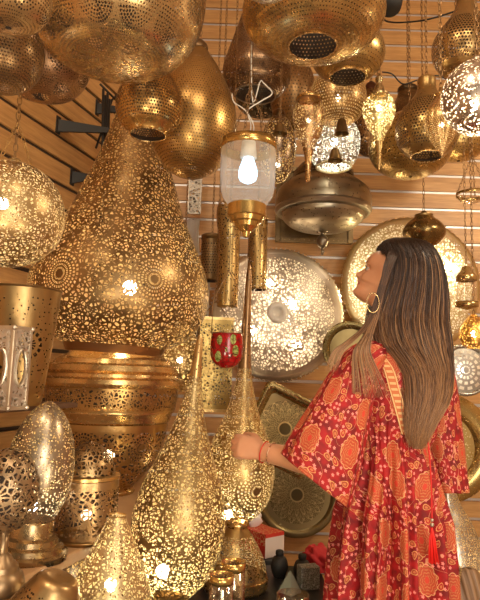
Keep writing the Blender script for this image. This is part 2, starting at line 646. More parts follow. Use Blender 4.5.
lantern('egg_lantern', 'silvery egg shaped cut work lantern on a round stepped brass base', 'lantern', 28, 1.37, [
    ('base', brass('brass_step', (.62, .44, .22), .25), [(556, 38), (550, 38.5), (548, 34), (543, 33), (541, 28), (536, 27), (534, 22), (520, 21), (518, 20)], 'lin'),
    ('shell', G(col=(.58, .46, .32), rough=.28, pat='grain', cell=.0056, size=.33), [(518, 20), (508, 25), (490, 31.5), (465, 33.5), (440, 30), (420, 22), (408, 13), (401, 4), (400, 0)]),
], bulb=(506, 70, (.95, .9, .85), .012, 26), tilt=(0, radians(4), 0), stand=SH, ref=552)
lantern('lidded_canister', 'brass canister lantern with cut work sides and a domed lid on the shelf', 'lantern', 88, 1.55, [
    ('foot', brass('canister_foot', GOLD, .3), [(539, 30), (536, 31), (534, 30)], 'lin'),
    ('drum', G(lit=False, col=(.62, .40, .18), rough=.34, pat='lace', cell=.0115, size=.13, bandpx=(486, 530)), [(534, 31), (505, 30.5), (478, 30)], 'lin'),
    ('rim', brass('canister_rim', GOLD, .3), [(478, 30), (477, 31), (474, 31), (473, 24)], 'lin'),
    ('lid', G(lit=False, col=(.55, .36, .16), rough=.35, pat='lace', cell=.011, size=.13), [(473, 26), (462, 24), (450, 16), (443, 7), (441, 0)]),
], bulb=(515, 5), stand=SH)
lantern('ball_lantern', 'dark round cut work lantern on a ridged base at the lower left edge', 'lantern', 2, 1.13, [
    ('base', brass('ridged_brass', (.50, .34, .18), .35), [(592, 23), (587, 24), (580, 23), (574, 21), (570, 17), (565, 16), (560, 11), (556, 9), (552, 5), (530, 5)], 'lin'),
    ('shell', G(col=(.52, .36, .20), rough=.38, pat='lace', cell=.0125, size=.11), [(530, 10), (524, 20), (508, 28), (490, 31), (472, 28), (456, 19), (449, 8), (447, 0)]),
], ref=560, stand=SH)
lantern('flared_lantern', 'small flared brass cone shade with a drilled centre patch in front of the shelf board', 'lantern', 36, 1.06, [
    ('shade', G(col=(.58, .38, .16), rough=.3, pat='grain', cell=.006, size=.33, bandpx=(585, 620)), [(640, 44), (612, 38), (586, 27), (575, 21), (571, 14), (570, .3)]),
], tilt=(0, radians(20), 0))
lantern('tumbler_lantern', 'tall tapered brass tumbler lantern with punched daisies on the wall shelf', 'lantern', 14, 1.5, [
    ('body', G(col=(.60, .39, .15), rough=.32, pat='grain', cell=.0105, size=.22, ros=((33, 345, 14, 14, 1.6), (5, 375, 10, 12, 1.6)), bandpx=(298, 398)), [(405, 25), (403, 26), (350, 32), (290, 38)], 'lin'),
    ('rim', brass('tumbler_rim', (.55, .36, .16), .3), [(291, 38), (289, 39), (289, 37.5)], 'lin'),
], ref=405, stand=UP)
# white square cut-work lantern
t0 = P(7, 404, 1.33)
t = thing('square_lantern', 'pale square cut work lantern with corner studs in front of the tumbler lantern', 'lantern', (t0.x, 1.33, UP))
s = S(5, 360, 1.33)
M['lacewhite'] = brass('pale_cut_metal', (.80, .72, .62), .4, 'lace', cell=.011, size=.09, inner=(.6, .5, .4))
hw = 13 * s; hh = 82 * s
rz = Matrix.Rotation(radians(-20), 3, 'Z')
uvn = 0
for k in range(4):
    r_ = rz @ Matrix.Rotation(k * pi / 2, 3, 'Z')
    bm = bmesh.new()
    # frame ring with an oval porthole edge
    nseg = 32
    inner = [Vector((hw * .55 * cos(2 * pi * q / nseg), -hw, hh / 2 + hh * .22 * sin(2 * pi * q / nseg))) for q in range(nseg)]
    outer = []
    for q in range(nseg):
        a_ = 2 * pi * q / nseg; cx_, sx_ = cos(a_), sin(a_); m_ = max(abs(cx_), abs(sx_))
        outer.append(Vector((hw * cx_ / m_, -hw, hh / 2 + hh / 2 * sx_ / m_)))
    vi = [bm.verts.new(r_ @ v) for v in inner]; vo = [bm.verts.new(r_ @ v) for v in outer]
    for q in range(nseg): bm.faces.new((vi[q], vo[q], vo[(q + 1) % nseg], vi[(q + 1) % nseg]))
    o = link('panel', bm, M['lacewhite'], t, False)
    md = o.modifiers.new('thickness', 'SOLIDIFY'); md.thickness = .0015
    bm = bmesh.new()
    for ez in (.004, hh - .004): box(bm, r_ @ Vector((0, -hw, ez)), (hw * 2, .004, .008), r_)
    for ex_ in (-1, 1): box(bm, r_ @ Vector((ex_ * (hw - .003), -hw, hh / 2)), (.006, .004, hh), r_)
    tube_bm([r_ @ (v + Vector((0, -.001, 0))) for v in inner], .003, 6, bm, closed=True)
    link('panel_frame', bm, bpy.data.materials.get('pale_frame') or brass('pale_frame', PALE, .35), t, 'sharp')
    for zz in (.004, hh - .004):
        bm = bmesh.new(); bmesh.ops.create_uvsphere(bm, u_segments=10, v_segments=6, radius=.006, matrix=Matrix.Translation(r_ @ Vector((hw, -hw, zz))))
        link('stud', bm, brass('stud', PALE, .3) if k == 0 and zz < .01 else bpy.data.materials['stud'], t)
bm = bmesh.new(); box(bm, (0, 0, .002), (hw * 2, hw * 2, .003), rz); link('floor_plate', bm, bpy.data.materials['stud'], t, False)

# foreground teardrops
lantern('teardrop_lantern', 'tall gold teardrop lantern with a long thin spike, nearest the front in the lower centre', 'lantern', 166, 1.5, [
    ('foot', brass('teardrop_foot', (.6, .4, .16), .3), [(668, 42), (664, 43), (640, 30), (612, 16), (596, 17)]),
    ('body', G(col=(.60, .42, .18), rough=.34, pat='lace', cell=.0104, size=.115, patina=.9),
     [(597, 17), (586, 27), (572, 37), (555, 43.5), (535, 47), (515, 47), (490, 42), (465, 32.5), (440, 22.5), (415, 14.5), (390, 8.8), (375, 6.5)]),
    ('spike', brass('gold_spike', (.80, .52, .20), .3, 'grain', cell=.009, size=.22), [(375, 6.5), (355, 4.5), (338, 3.4), (332, 1)], 'lin'),
], bulb=(572, 100, (1, .85, .5), .018, 156), tilt=(0, radians(4.3), 0), ref=575, seg=96, stand=TB)
pl = thing('plinth', 'black wooden plinth below the small cone lantern', 'plinth', (P(108, 640, 1.2).x, 1.2, TB))
zc = P(108, 632, 1.2).z
bm = bmesh.new(); box(bm, (0, 0, (zc - TB) / 2), (.17, .17, zc - TB)); bev(link('body', bm, M['blackwood'], pl, False), .003)
lantern('cone_lantern', 'small open topped gold cone lantern at the bottom, left of the tall teardrop', 'lantern', 108, 1.2, [
    ('body', G(col=(.78, .58, .30), rough=.34, pat='lace', cell=.0082, size=.13), [(632, 50), (612, 46), (590, 40), (565, 30), (540, 19), (522, 11), (515, 9)]),
    ('rim', brass('cone_rim', BRIGHT, .3), [(516, 9), (514.5, 9.6), (514, 9)], 'lin'),
], bulb=(585, 60, (1, .85, .5), .012), tilt=(0, radians(2.5), 0), ref=600)
lantern('silver_lantern', 'narrow pale silver cut work lantern half hidden under the shelf edge', 'lantern', 66, 1.62, [
    ('body', G(col=SILV, rough=.35, pat='lace', cell=.011, size=.12), [(806, 17), (800, 18), (620, 17), (570, 13), (556, 6), (553, 0)]),
], bulb=(600, 30), stand=0)
lantern('spiked_lantern', 'gold bulb lantern with swirl cut work and tall spike behind the reaching hand', 'lantern', 236, 2.12, [
    ('base', brass('flared_foot_rim', (.66, .44, .17), .25), [(588, 31), (584, 33), (576, 33), (574, 32)], 'lin'),
    ('skirt', G(col=(.78, .55, .22), rough=.3, pat='swirl', cell=.017, bandpx=(534, 572)), [(574, 32), (560, 29), (545, 22), (534, 15), (527, 10)]),
    ('collar', brass('spiked_collar', BRIGHT, .25), [(527, 10), (524, 12), (520, 12)], 'lin'),
    ('body', G(col=(.74, .50, .20), rough=.32, pat='swirl', cell=.0175, ros=((253, 485, 20, 26, 6),)),
     [(521, 12), (512, 22), (498, 31), (478, 35), (458, 34), (438, 28), (420, 20), (405, 14.5), (385, 9.5), (368, 7)]),
    ('spike', brass('copper_spike', (.55, .33, .15), .3, 'grain', cell=.012, size=.2), [(368, 7), (345, 5.5), (310, 4), (270, 2.6), (262, 0)]),
], bulb=(515, 200, (1, .88, .6), .016, 226), tilt=(0, radians(1.0), 0), ref=530, seg=96, stand=TB)
lantern('silver_lantern', 'tall flowing silver lantern with swirl cut work standing on the floor beside the brown bag', 'lantern', 464, 2.2, [
    ('body', G(col=(.72, .66, .58), rough=.3, pat='swirl', cell=.016), [(688, 34), (650, 38), (610, 36), (575, 36), (548, 31), (522, 23), (500, 13), (470, 8), (440, 5), (432, 0)]),
    ('foot', brass('silver_foot', SILV, .3), [(696, 30), (692, 31), (688, 28)], 'lin'),
], bulb=(600, 60, (1, .85, .7), .02), tilt=(0, radians(-5), 0), ref=640, stand=0)

# ------------------------------------------------------------------ hanging lanterns
def hang(*a, **k): return lantern(*a, chain=True, **k)


hang('oval_lantern', 'small part of a bright gold round lantern in the top left corner', 'lantern', 12, .93, [
    ('shell', G(col=(.76, .52, .24), rough=.3, pat='dots', cell=.0062, size=.36, motif=(8, .045)), [(28, 3), (26, 18), (17, 33), (3, 39), (-14, 38), (-32, 26), (-42, 10), (-44, 5)]),
    ('cap', brass('cap_a', ANT, .3), [(-43, 8), (-48, 8), (-52, 3)])])
hang('oval_lantern', 'dark brass round lantern with fine drilled holes at the left edge near the top', 'lantern', 3, 1.15, [
    ('shell', G(col=(.48, .30, .13), rough=.3, pat='dots', cell=.0068, size=.31), [(90, 3), (88, 16), (80, 29), (66, 38), (50, 40), (36, 36), (24, 24), (18, 8)]),
    ('cap', brass('cap_b', ANT, .3), [(19, 9), (14, 9), (10, 3)])])
hang('bowl_lantern', 'coppery bowl lantern with drilled petals behind the two lanterns of the upper left', 'lantern', 44, 1.62, [
    ('shell', G(col=(.66, .42, .25), rough=.32, pat='dots', cell=.009, size=.38, motif=(8, .07)), [(97, 8), (95, 20), (88, 34), (76, 43), (62, 46), (46, 40), (32, 24), (24, 9)]),
    ('cap', brass('cap_c', ANT, .3), [(25, 10), (20, 9), (16, 3)])])
hang('oval_lantern', 'very large gold oval lantern with fish scale drilling across the top left', 'lantern', 115, 1.25, [
    ('shell', G(col=(.86, .62, .30), rough=.24, pat='dots', cell=.0080, size=.38, motif=(12, .085), patina=.35), [(62, 0.4), (61, 30), (58, 50), (51, 64), (37, 79), (16, 88), (-10, 90), (-40, 80), (-62, 58), (-74, 30), (-80, 14)]),
    ('cap', brass('cap_d', GOLD, .3), [(-78, 18), (-90, 17), (-98, 6)])], seg=128, ref=5)
hang('open_lantern', 'small gold open bottomed lantern with star drilling between the large oval and the giant teardrop', 'lantern', 150, 1.54, [
    ('shell', G(col=(.80, .50, .16), rough=.24, pat='dots', cell=.0085, size=.33, bandpx=(78, 126)), [(134, 17.5), (131, 20), (124, 28), (112, 33), (98, 32), (84, 26), (72, 17), (64, 9)]),
    ('rim', brass('rim_e', BRIGHT, .25), [(134, 17.5), (135, 18.5), (135.5, 17)], 'lin'),
    ('cap', brass('cap_e', ANT, .3), [(65, 10), (58, 9), (54, 3)])])
hang('teardrop_lantern', 'broad antique brass teardrop lantern with tiny holes hanging left of the glass lantern', 'lantern', 192, 1.75, [
    ('shell', G(col=(.70, .43, .13), rough=.3, pat='dots', cell=.0095, size=.22, patina=.9), [(178, 2), (175, 14), (165, 28), (148, 39), (128, 43), (108, 41), (88, 33), (70, 23), (56, 13), (49, 8)]),
    ('cap', brass('cap_f', BRONZE, .3), [(50, 9), (45, 8), (40, 3)])], tilt=(0, radians(2), 0))
hang('bell_lantern', 'brown bell shaped lantern with sloping shoulders and open bottom above the glass lantern', 'lantern', 257, 1.98, [
    ('shell', G(col=(.40, .25, .14), rough=.27, pat='dots', cell=.0085, size=.26), [(94, 20), (91, 25), (84, 31), (73, 34), (58, 31), (40, 26), (18, 20), (-6, 15), (-24, 9)]),
    ('rim', brass('rim_g', SILV, .3), [(94, 20), (95, 21), (95.5, 19.5)], 'lin'),
    ('cap', brass('cap_g', BRONZE, .3), [(-23, 10), (-30, 8), (-34, 3)])], tilt=(0, radians(2.5), 0))
hang('oval_lantern', 'large gold oval lantern with a dark round hole underneath, top centre', 'lantern', 313, 1.4, [
    ('shell', G(col=(.82, .54, .20), rough=.24, pat='dots', cell=.0105, size=.20, patina=.5), [(46, 24), (45, 32), (41, 48), (32, 63), (18, 71), (2, 68), (-14, 56), (-28, 36), (-36, 14)]),
    ('rim', brass('rim_h', BRIGHT, .25), [(46, 24.5), (47, 24.5), (47, 23)], 'lin'),
    ('cap', brass('cap_h', GOLD, .3), [(-35, 16), (-44, 14), (-50, 4)])], seg=112, ref=25)
hang('oval_lantern', 'pale lantern just showing its lower edge at the very top centre', 'lantern', 268, 1.1, [
    ('shell', G(col=PALE, rough=.25, pat='dots', cell=.008, size=.2), [(-4, 2), (-6, 14), (-12, 24), (-24, 30), (-40, 26), (-52, 12)]),
    ('cap', brass('cap_i', PALE, .3), [(-51, 13), (-58, 10), (-60, 3)])])
hang('open_lantern', 'gold bowl lantern with small open bottom, half hidden behind the large top centre oval', 'lantern', 348, 1.78, [
    ('shell', G(col=(.72, .48, .17), rough=.28, pat='dots', cell=.0125, size=.16), [(76, 18), (74, 22), (68, 31), (58, 36), (46, 35), (32, 26), (22, 12)]),
    ('rim', brass('rim_j', BRIGHT, .25), [(76, 18.5), (77.5, 18.5), (78, 17)], 'lin'),
    ('cap', brass('cap_j', ANT, .3), [(23, 13), (16, 10), (12, 3)])])
hang('teardrop_lantern', 'dull brown drilled lantern behind the spiked drop, between bell and open bottomed lanterns', 'lantern', 293, 2.52, [
    ('shell', G(col=(.48, .29, .12), rough=.35, pat='dots', cell=.016, size=.2), [(130, 2), (126, 12), (112, 20), (94, 23), (76, 20), (60, 12), (52, 6)]),
    ('cap', brass('cap_k', BRONZE, .3), [(53, 7), (48, 6), (45, 2)])])
hang('ball_lantern', 'gold ball lantern with pierced dots directly above the white globe', 'lantern', 338, 2.14, [
    ('shell', G(col=(.72, .47, .20), rough=.3, pat='dots', cell=.012, size=.3), [(123, 8), (120, 18), (110, 26), (97, 28), (84, 25), (74, 15), (70, 6)]),
    ('cap', brass('cap_l', ANT, .3), [(71, 7), (66, 6), (63, 2)])], bulb=(98, 8))
hang('spiked_drop_lantern', 'small copper drop lantern with cut work waist and a pointed tail before the white globe', 'lantern', 308.5, 1.9, [
    ('tail', brass('tail_m', (.80, .50, .20), .25), [(182, 1.2), (180, 2.6), (166, 2.6), (164, 3.6), (160, 3.2), (150, 5)], 'lin'),
    ('shell', G(col=(.62, .36, .16), rough=.3, pat='lace', cell=.0105, size=.12, bandpx=(104, 150)), [(152, 4.6), (144, 7.5), (134, 12.5), (122, 15.5), (112, 15.8), (104, 13.5), (100, 12)]),
    ('cap', brass('cap_m', GOLD, .25), [(101, 13), (98, 13), (97, 8), (93, 5.5), (90, 2)], 'lin')], bulb=(120, 12, (1, .8, .5), .008))
hang('globe_lantern', 'glowing white pierced globe lantern with open cream rim, behind the two little bells', 'lantern', 334, 2.42, [
    ('shell', G(col=(.74, .72, .62), rough=.4, pat='swirl', cell=.020, inner=(.92, .90, .80)), [(166, 17), (160, 22), (150, 25.5), (140, 26), (130, 23), (122, 16), (118, 8)]),
    ('rim', brass('rim_n', (.95, .85, .5), .3), [(166, 17), (167.5, 18), (168, 16.5)], 'lin'),
    ('cap', brass('cap_n', ANT, .3), [(119, 9), (114, 7), (112, 2)])], bulb=(142, 120, (1, .94, .80), .016))
hang('drop_lantern', 'silvery brown upright oval lantern hanging just right of the glass lantern', 'lantern', 278, 2.2, [
    ('shell', G(col=(.44, .32, .22), rough=.25, pat='lace', cell=.012, size=.15), [(183, 2), (180, 8), (170, 14.5), (154, 18), (138, 17.5), (124, 12), (116, 6)]),
    ('cap', brass('cap_o', BRONZE, .3), [(117, 7), (112, 6), (109, 2)])], bulb=(165, 12, (1, .85, .6), .01))
hang('bowl_lantern', 'dark green grey carved bowl lantern under the bell shaped lantern', 'lantern', 262, 2.78, [
    ('shell', G(col=(.22, .20, .14), rough=.4, pat='lace', cell=.016, size=.2), [(114, 6), (112, 16), (106, 24), (98, 26), (92, 20), (88, 8)]),
    ('cap', brass('cap_p', BRONZE, .3), [(89, 9), (84, 6), (81, 2)])])
hang('saucer_lantern', 'wide dark bronze saucer lantern with a ridge round the middle and hanging finial', 'lantern', 323, 2.84, [
    ('finial', brass('finial_q', (.40, .33, .24), .3), [(255, .8), (252, 2), (249, 1.4), (246, 4.5), (241, 6), (237, 4.4), (234, 2), (232, 5), (230, 6)]),
    ('lower_bowl', brass('saucer_low', (.60, .52, .38), .32, 'grain', cell=.018, size=.17), [(232, 6), (230, 20), (226, 32), (220, 39), (215, 41)]),
    ('rim', brass('saucer_rim', (.58, .50, .38), .3), [(215, 41), (214, 46), (211, 48), (209, 47.5)], 'lin'),
    ('upper_bowl', brass('saucer_up', (.52, .43, .29), .3, 'grain', cell=.018, size=.17), [(209, 47), (202, 48), (192, 45), (184, 36), (180, 30)]),
    ('dome', brass('saucer_dome', (.34, .26, .16), .32, 'dots', cell=.014, size=.2), [(180, 31), (173, 29), (164, 21), (157, 9), (155, 3)])], ref=200)
hang('drop_lantern', 'brown pierced pear lantern hanging left of the pale spiked drop', 'lantern', 371, 2.66, [
    ('shell', G(col=(.46, .26, .10), rough=.32, pat='lace', cell=.014, size=.17), [(156, 3), (153, 10), (143, 17), (128, 19), (113, 16), (100, 10), (90, 6)]),
    ('cap', brass('cap_r', (.24, .10, .05), .3), [(91, 7), (86, 6), (82, 2.5)])])
hang('spiked_drop_lantern', 'pale gold bulb lantern with bright cut work and a long thin tail', 'lantern', 379, 1.85, [
    ('tail', brass('tail_s', (.85, .60, .24), .25), [(170, .8), (166, 1.6), (152, 2.4), (142, 4)], 'lin'),
    ('shell', G(col=(.82, .66, .30), rough=.28, pat='lace', cell=.009, size=.12), [(142, 4), (134, 7), (124, 12.5), (114, 16), (106, 16), (100, 13), (97, 9)]),
    ('cap', brass('cap_s', (.80, .6, .3), .25), [(97, 10), (95, 10), (93, 6), (88, 5), (84, 3), (78, 4), (74, 1.5)], 'lin')], bulb=(108, 150, (1, .92, .6), .009))
hang('pear_lantern', 'dark brown pear lantern hanging behind the gold gourd lantern', 'lantern', 408, 2.92, [
    ('shell', G(col=(.36, .22, .09), rough=.35, pat='dots', cell=.016, size=.2), [(158, 4), (154, 14), (142, 24), (126, 27), (110, 20), (100, 12), (92, 9.5)]),
    ('cap', brass('cap_t', (.22, .15, .08), .35), [(92, 10), (88, 9.5), (84, 3)])])
hang('gourd_lantern', 'gold gourd lantern with thick neck, drilled petals and dark open bottom', 'lantern', 427, 2.08, [
    ('shell', G(col=(.66, .45, .17), rough=.28, pat='dots', cell=.0120, size=.33, arcs=7, bandpx=(104, 150)), [(155, 16), (152, 21), (144, 28), (132, 31), (120, 29), (108, 22), (98, 14), (90, 9.5), (80, 9), (79, 8)]),
    ('rim', brass('rim_u', BRIGHT, .25), [(155, 16.5), (156.5, 16.5), (157, 15)], 'lin'),
    ('cap', brass('cap_u', GOLD, .3), [(80, 9), (78, 8), (76, 3)])], ref=120)
hang('onion_lantern', 'small pointed onion lantern with pleated pierced petals before the gourd lantern', 'lantern', 441.5, 1.72, [
    ('shell', G(col=(.78, .52, .24), rough=.26, pat='dots', cell=.0058, size=.3, arcs=8, bandpx=(112, 152)), [(157, .6), (150, 4), (140, 10), (130, 14.5), (120, 16), (110, 13.5), (102, 8), (98, 6)], 'smooth', 16, .08),
    ('cap', brass('cap_v', GOLD, .25), [(98, 7), (95, 7), (94, 3), (88, 2)], 'lin')], bulb=(125, 25, (1, .8, .55), .007))
hang('bowl_lantern', 'wide gold bowl lantern showing its rounded bottom below the gourd lantern', 'lantern', 410, 2.38, [
    ('shell', G(col=(.70, .48, .16), rough=.28, pat='dots', cell=.018, size=.16), [(177, 2), (175, 16), (168, 30), (156, 39), (142, 41), (128, 34), (118, 20), (112, 8)]),
    ('cap', brass('cap_w', ANT, .3), [(113, 9), (108, 7), (105, 2)])])
hang('bowl_lantern', 'smaller gold bowl lantern peeking out below the bright silver globe', 'lantern', 458, 2.75, [
    ('shell', G(col=(.80, .55, .20), rough=.28, pat='dots', cell=.018, size=.16), [(161, 2), (159, 12), (154, 21), (145, 26), (134, 25), (124, 16), (119, 6)]),
    ('cap', brass('cap_x', ANT, .3), [(120, 7), (115, 6), (112, 2)])])
hang('gourd_lantern', 'antique gold gourd lantern with open bottom in the top right corner', 'lantern', 460, 1.8, [
    ('shell', G(col=(.62, .40, .15), rough=.28, pat='dots', cell=.0108, size=.36, arcs=7, bandpx=(24, 68)), [(74, 13), (71, 19), (62, 27), (48, 30), (36, 26), (22, 17), (10, 11), (0, 9)]),
    ('rim', brass('rim_y', BRIGHT, .25), [(74, 13.5), (75.5, 13.5), (76, 12)], 'lin'),
    ('cap', brass('cap_y', GOLD, .3), [(1, 9.5), (-4, 9), (-8, 3)])], tilt=(0, radians(5), 0))
hang('ball_lantern', 'bright silver ball lantern full of glowing holes at the right edge', 'lantern', 478, 1.45, [
    ('shell', G(col=(.72, .60, .50), rough=.25, pat='grain', cell=.0084, size=.35, inner=(.9, .78, .62)), [(134, 2), (131, 14), (122, 26), (108, 34), (98, 36), (86, 34), (73, 26), (65, 14), (62, 5)]),
    ('cap', brass('cap_z', SILV, .3), [(63, 6), (59, 6), (56, 2)])], bulb=(106, 200, (1, .88, .68), .015, 474), seg=96)
hang('globe_lantern', 'large gold globe lantern of fine lace cut work at the left edge', 'lantern', 10, 1.38, [
    ('shell', G(col=(.72, .50, .22), rough=.34, pat='lace', cell=.0092, size=.14), [(267, 2), (265, 14), (257, 31), (242, 46), (226, 52), (214, 53), (200, 51), (184, 43), (171, 29), (164, 12), (163, 5)]),
    ('cap', brass('cap_aa', ANT, .3), [(164, 6), (160, 6), (158, 2)])], bulb=(204, 42, (.95, .92, .9), .014, 2), seg=96)
hang('pendant_lantern', 'small squat antique brass pendant lantern in front of the scalloped wall disc', 'lantern', 424, 2.62, [
    ('shell', brass('squat_brass', (.42, .28, .10), .22), [(247, 9), (245, 12), (240, 17), (235, 20.5), (230, 20.5), (224, 17), (219, 11), (217, 9)]),
    ('rim', brass('rim_ab', BRIGHT, .25), [(247, 8.5), (249, 9.5), (250, 9)], 'lin'),
    ('cap', brass('cap_ab', ANT, .3), [(218, 9), (215, 9), (214, 4), (211, 2)], 'lin')])

# ------------------------------------------------------------------ pierced discs and trays on the back wall
M['backwhite'] = simple('cream_reflector', (.92, .84, .70), .7)


def disc(name, label, cat, px, py, Y, rpx, prof, scallop=0, rim_mat=None, bulb=None, yaw=0, boss=None, beads=0, pitch=0):
    """round dish facing the room; prof = [(fraction of radius, bulge toward viewer as fraction of radius)]"""
    c = P(px, py, Y); s = S(px, py, Y); R = rpx * s
    t = thing(name, label, cat, c, rot=(radians(pitch), 0, radians(yaw)))
    seg = 180
    def ringmesh(pr, sc=0):
        bm = bmesh.new(); rings = []
        for f, h in pr:
            ring = []
            for k in range(seg):
                th = 2 * pi * k / seg
                r = max(f, .0008) * R
                if sc and f >= .999: r *= 1 - .035 * abs(cos(sc * th / 2))
                ring.append(bm.verts.new((r * cos(th), -h * R, r * sin(th))))
            rings.append(ring)
        for a, b in zip(rings, rings[1:]):
            for k in range(seg): bm.faces.new((a[k], b[k], b[(k + 1) % seg], a[(k + 1) % seg]))
        return bm
    for pn, pr, m, sc in prof:
        if callable(m): m = m(R)
        link(pn, ringmesh(pr, sc), m, t)
    if Y < BACK - .03:
        bm = bmesh.new(); tube_bm([(0, .006, R * .55), (0, BACK - Y - .001, R * .55)], .004, 8, bm); o = link('wall_hook', bm, M['chain'], t)
        o.matrix_local = Matrix.Rotation(-radians(yaw), 4, 'Z') @ Matrix.Rotation(-radians(pitch), 4, 'X') if yaw or pitch else Matrix()
    if bulb:
        bm = bmesh.new(); bmesh.ops.create_circle(bm, cap_ends=True, segments=72, radius=R * .93, matrix=Matrix.Translation((0, min(.06, BACK - Y - .006), 0)) @ Matrix.Rotation(pi / 2, 4, 'X'))
        o = link('back_plate', bm, M['backwhite'], t, False); o.modifiers.new('thickness', 'SOLIDIFY').thickness = .001  # added reflector so the pierced holes show bright
    if beads:
        bm = bmesh.new()
        for k in range(beads):
            th = 2 * pi * k / beads
            bmesh.ops.create_icosphere(bm, subdivisions=1, radius=R * .012, matrix=Matrix.Translation((R * .985 * cos(th), -prof[-1][1][-1][1] * R - .002, R * .985 * sin(th))))
        link('beading', bm, rim_mat, t)
    if bulb:
        st, col, br, dy, bx, bz = bulb[:6]
        for bx, bz in [(bx, bz)] + list(bulb[6:]):  # extra bulbs are added to spread the glow across the disc
            bm = bmesh.new(); bmesh.ops.create_icosphere(bm, subdivisions=2, radius=br, matrix=Matrix.Translation((bx * R, dy, bz * R)))
            link('bulb', bm, bulb_mat(st, col), t)
    return t


WMAT = lambda nm, **k: (lambda R: brass(nm, center='disc', **{kk: (v(R) if callable(v) else v) for kk, v in k.items()}))
silver_disc = WMAT('silver_disc', col=(.76, .66, .54), rough=.36, pat='lace', cell=.0165, size=.13, cover=lambda R: [(.0, .16 * R), (.84 * R, 2)], patina=.2)
disc('wall_disc', 'large pinkish silver pierced disc with a plain boss in the middle on the back wall', 'wall lamp', 277, 314, 3.06, 68, [
    ('boss', [(0, .225), (.07, .23), (.075, .25), (.15, .22), (.155, .20)], simple('cream_enamel_boss', (.85, .80, .70), .3), 0),
    ('dish', [(.155, .20), (.35, .185), (.6, .13), (.82, .055), (.9, .03)], silver_disc, 0),
    ('rim', [(.9, .03), (.95, .02), (1.0, .0)], brass('silver_rim', (.82, .72, .58), .3, patina=.2), 72)],
    beads=90, rim_mat=brass('bead', PALE, .3), bulb=(72, (1, .76, .50), .022, -.015, .22, .16, (-.35, -.25), (-.12, .45), (.3, -.45)))
gold_disc = WMAT('gold_disc', col=(.88, .68, .36), rough=.32, pat='lace', cell=.0155, size=.12, cover=lambda R: [(.9 * R, 2)], patina=.15)
disc('wall_disc', 'largest glowing gold lace disc with scalloped beaded edge behind the woman\'s head', 'wall lamp', 411, 285, 3.04, 71, [
    ('dish', [(.0, .24), (.2, .23), (.5, .17), (.75, .09), (.93, .03)], gold_disc, 0),
    ('rim', [(.93, .03), (.96, .02), (1.0, .0)], brass('gold_rim', (.85, .64, .30), .3, patina=.2), 60)],
    beads=60, rim_mat=brass('gold_bead', BRIGHT, .3), bulb=(170, (1, .82, .46), .026, -.02, .50, .28, (-.45, .05), (.05, -.4)))
ol = brass('olive_brass', OLIVE, .26, patina=.5)
disc('brass_plate', 'olive brass round plate half hidden behind the woman\'s left shoulder', 'plate', 350, 349, 2.90, 28, [
    ('well', [(0, .02), (.72, .0)], brass('olive_well', (.5, .38, .16), .3), 0),
    ('rim', [(.72, .0), (.78, .10), (.97, .13), (1.0, .10)], ol, 0)])
disc('mirror_disc', 'small white pierced disc with a thick silver rim at the right edge', 'wall lamp', 465, 370, 2.9, 26, [
    ('dish', [(0, .10), (.45, .09), (.84, .02)], WMAT('white_disc', col=(.62, .57, .50), rough=.4, pat='lace', cell=.011, size=.14, rosettes=lambda R: [((0, 0, 0), (0, 0, 1), .8 * R, 14, 4)], patina=0, inner=(.9, .85, .8)), 0),
    ('rim', [(.84, .02), (.88, .10), (.96, .11), (1.0, .02), (1.0, -.06)], brass('steel_rim', (.6, .56, .5), .25, patina=.3), 0)],
    bulb=(26, (1, .95, .88), .012, .035, 0, 0))
disc('brass_tray', 'big polished gold round tray at the right edge below the white disc', 'tray', 441, 447, 3.0, 54, [
    ('well', [(0, .03), (.42, .02), (.62, .01)], WMAT('tray_well', col=(.85, .66, .28), rough=.3, pat='grain', cell=.012, size=.36, cover=lambda R: [(0, .4 * R), (.60 * R, 2)], patina=.2, inner=(.9, .75, .4)), 0),
    ('rim', [(.62, .01), (.68, .09), (.93, .13), (1.0, .08)], brass('tray_rim', (.72, .50, .17), .22, patina=.4), 0)],
    bulb=(60, (1, .8, .45), .012, .06, .4, 0))

def engraved(nm, col, R, petals=16, square=False):
    n = NM(nm)
    x, y, z = n.sep(n.tc.outputs['Object'])
    r = (x * x + z * z).sq() / R
    a = z.at2(x)
    w1 = ((a * (petals / 2)).sin().ab() * .55 + .28)
    l1 = ((r - w1).ab()).lt(.022)
    w2 = ((a * (petals / 2) + pi / 2).sin().ab() * .38 + .22)
    l2 = ((r - w2).ab()).lt(.02)
    w3 = ((a * petals).sin().ab() * .2 + .55)
    l3 = ((r - w3).ab()).lt(.016)
    lines = l1.mx(l2).mx(l3) * r.gt(.2) * r.lt(.84)
    lines = lines.mx((r - .2).ab().lt(.02))
    back = (r.gt(.2) * r.lt(.84)) * X(n.nt, n.vor(140).outputs['Distance']).gt(.12)
    c = n.mix(lines, n.mix(back, col, tuple(v * .42 for v in col)), tuple(min(1, v * 1.5) for v in col))
    c = n.mix(r.lt(.17), c, tuple(v * .38 for v in col))
    b = n.bsdf(Base_Color=c, Roughness=n.noise(30, 3) * .2 + .22, Metallic=.85)
    n.nt.links.new(n.bump(lines * 1.0 - back * .4, .001, .6), b.inputs['Normal'])
    return n.end(b.outputs[0])


c = P(297, 490, 2.9); s = S(297, 490, 2.9); Rt = 45 * s
disc('round_tray', 'dark engraved round brass tray leaning on the slat wall below the reaching arm', 'tray', 297, 495, 3.14, 41, [
    ('well', [(0, .0), (.12, .0), (.5, -.01), (.82, -.02)], engraved('engraved_brass', (.30, .24, .12), Rt * .8), 0),
    ('rim', [(.82, -.02), (.86, .05), (.98, .07), (1.0, .04)], brass('tray_edge', (.36, .28, .13), .3), 0)])

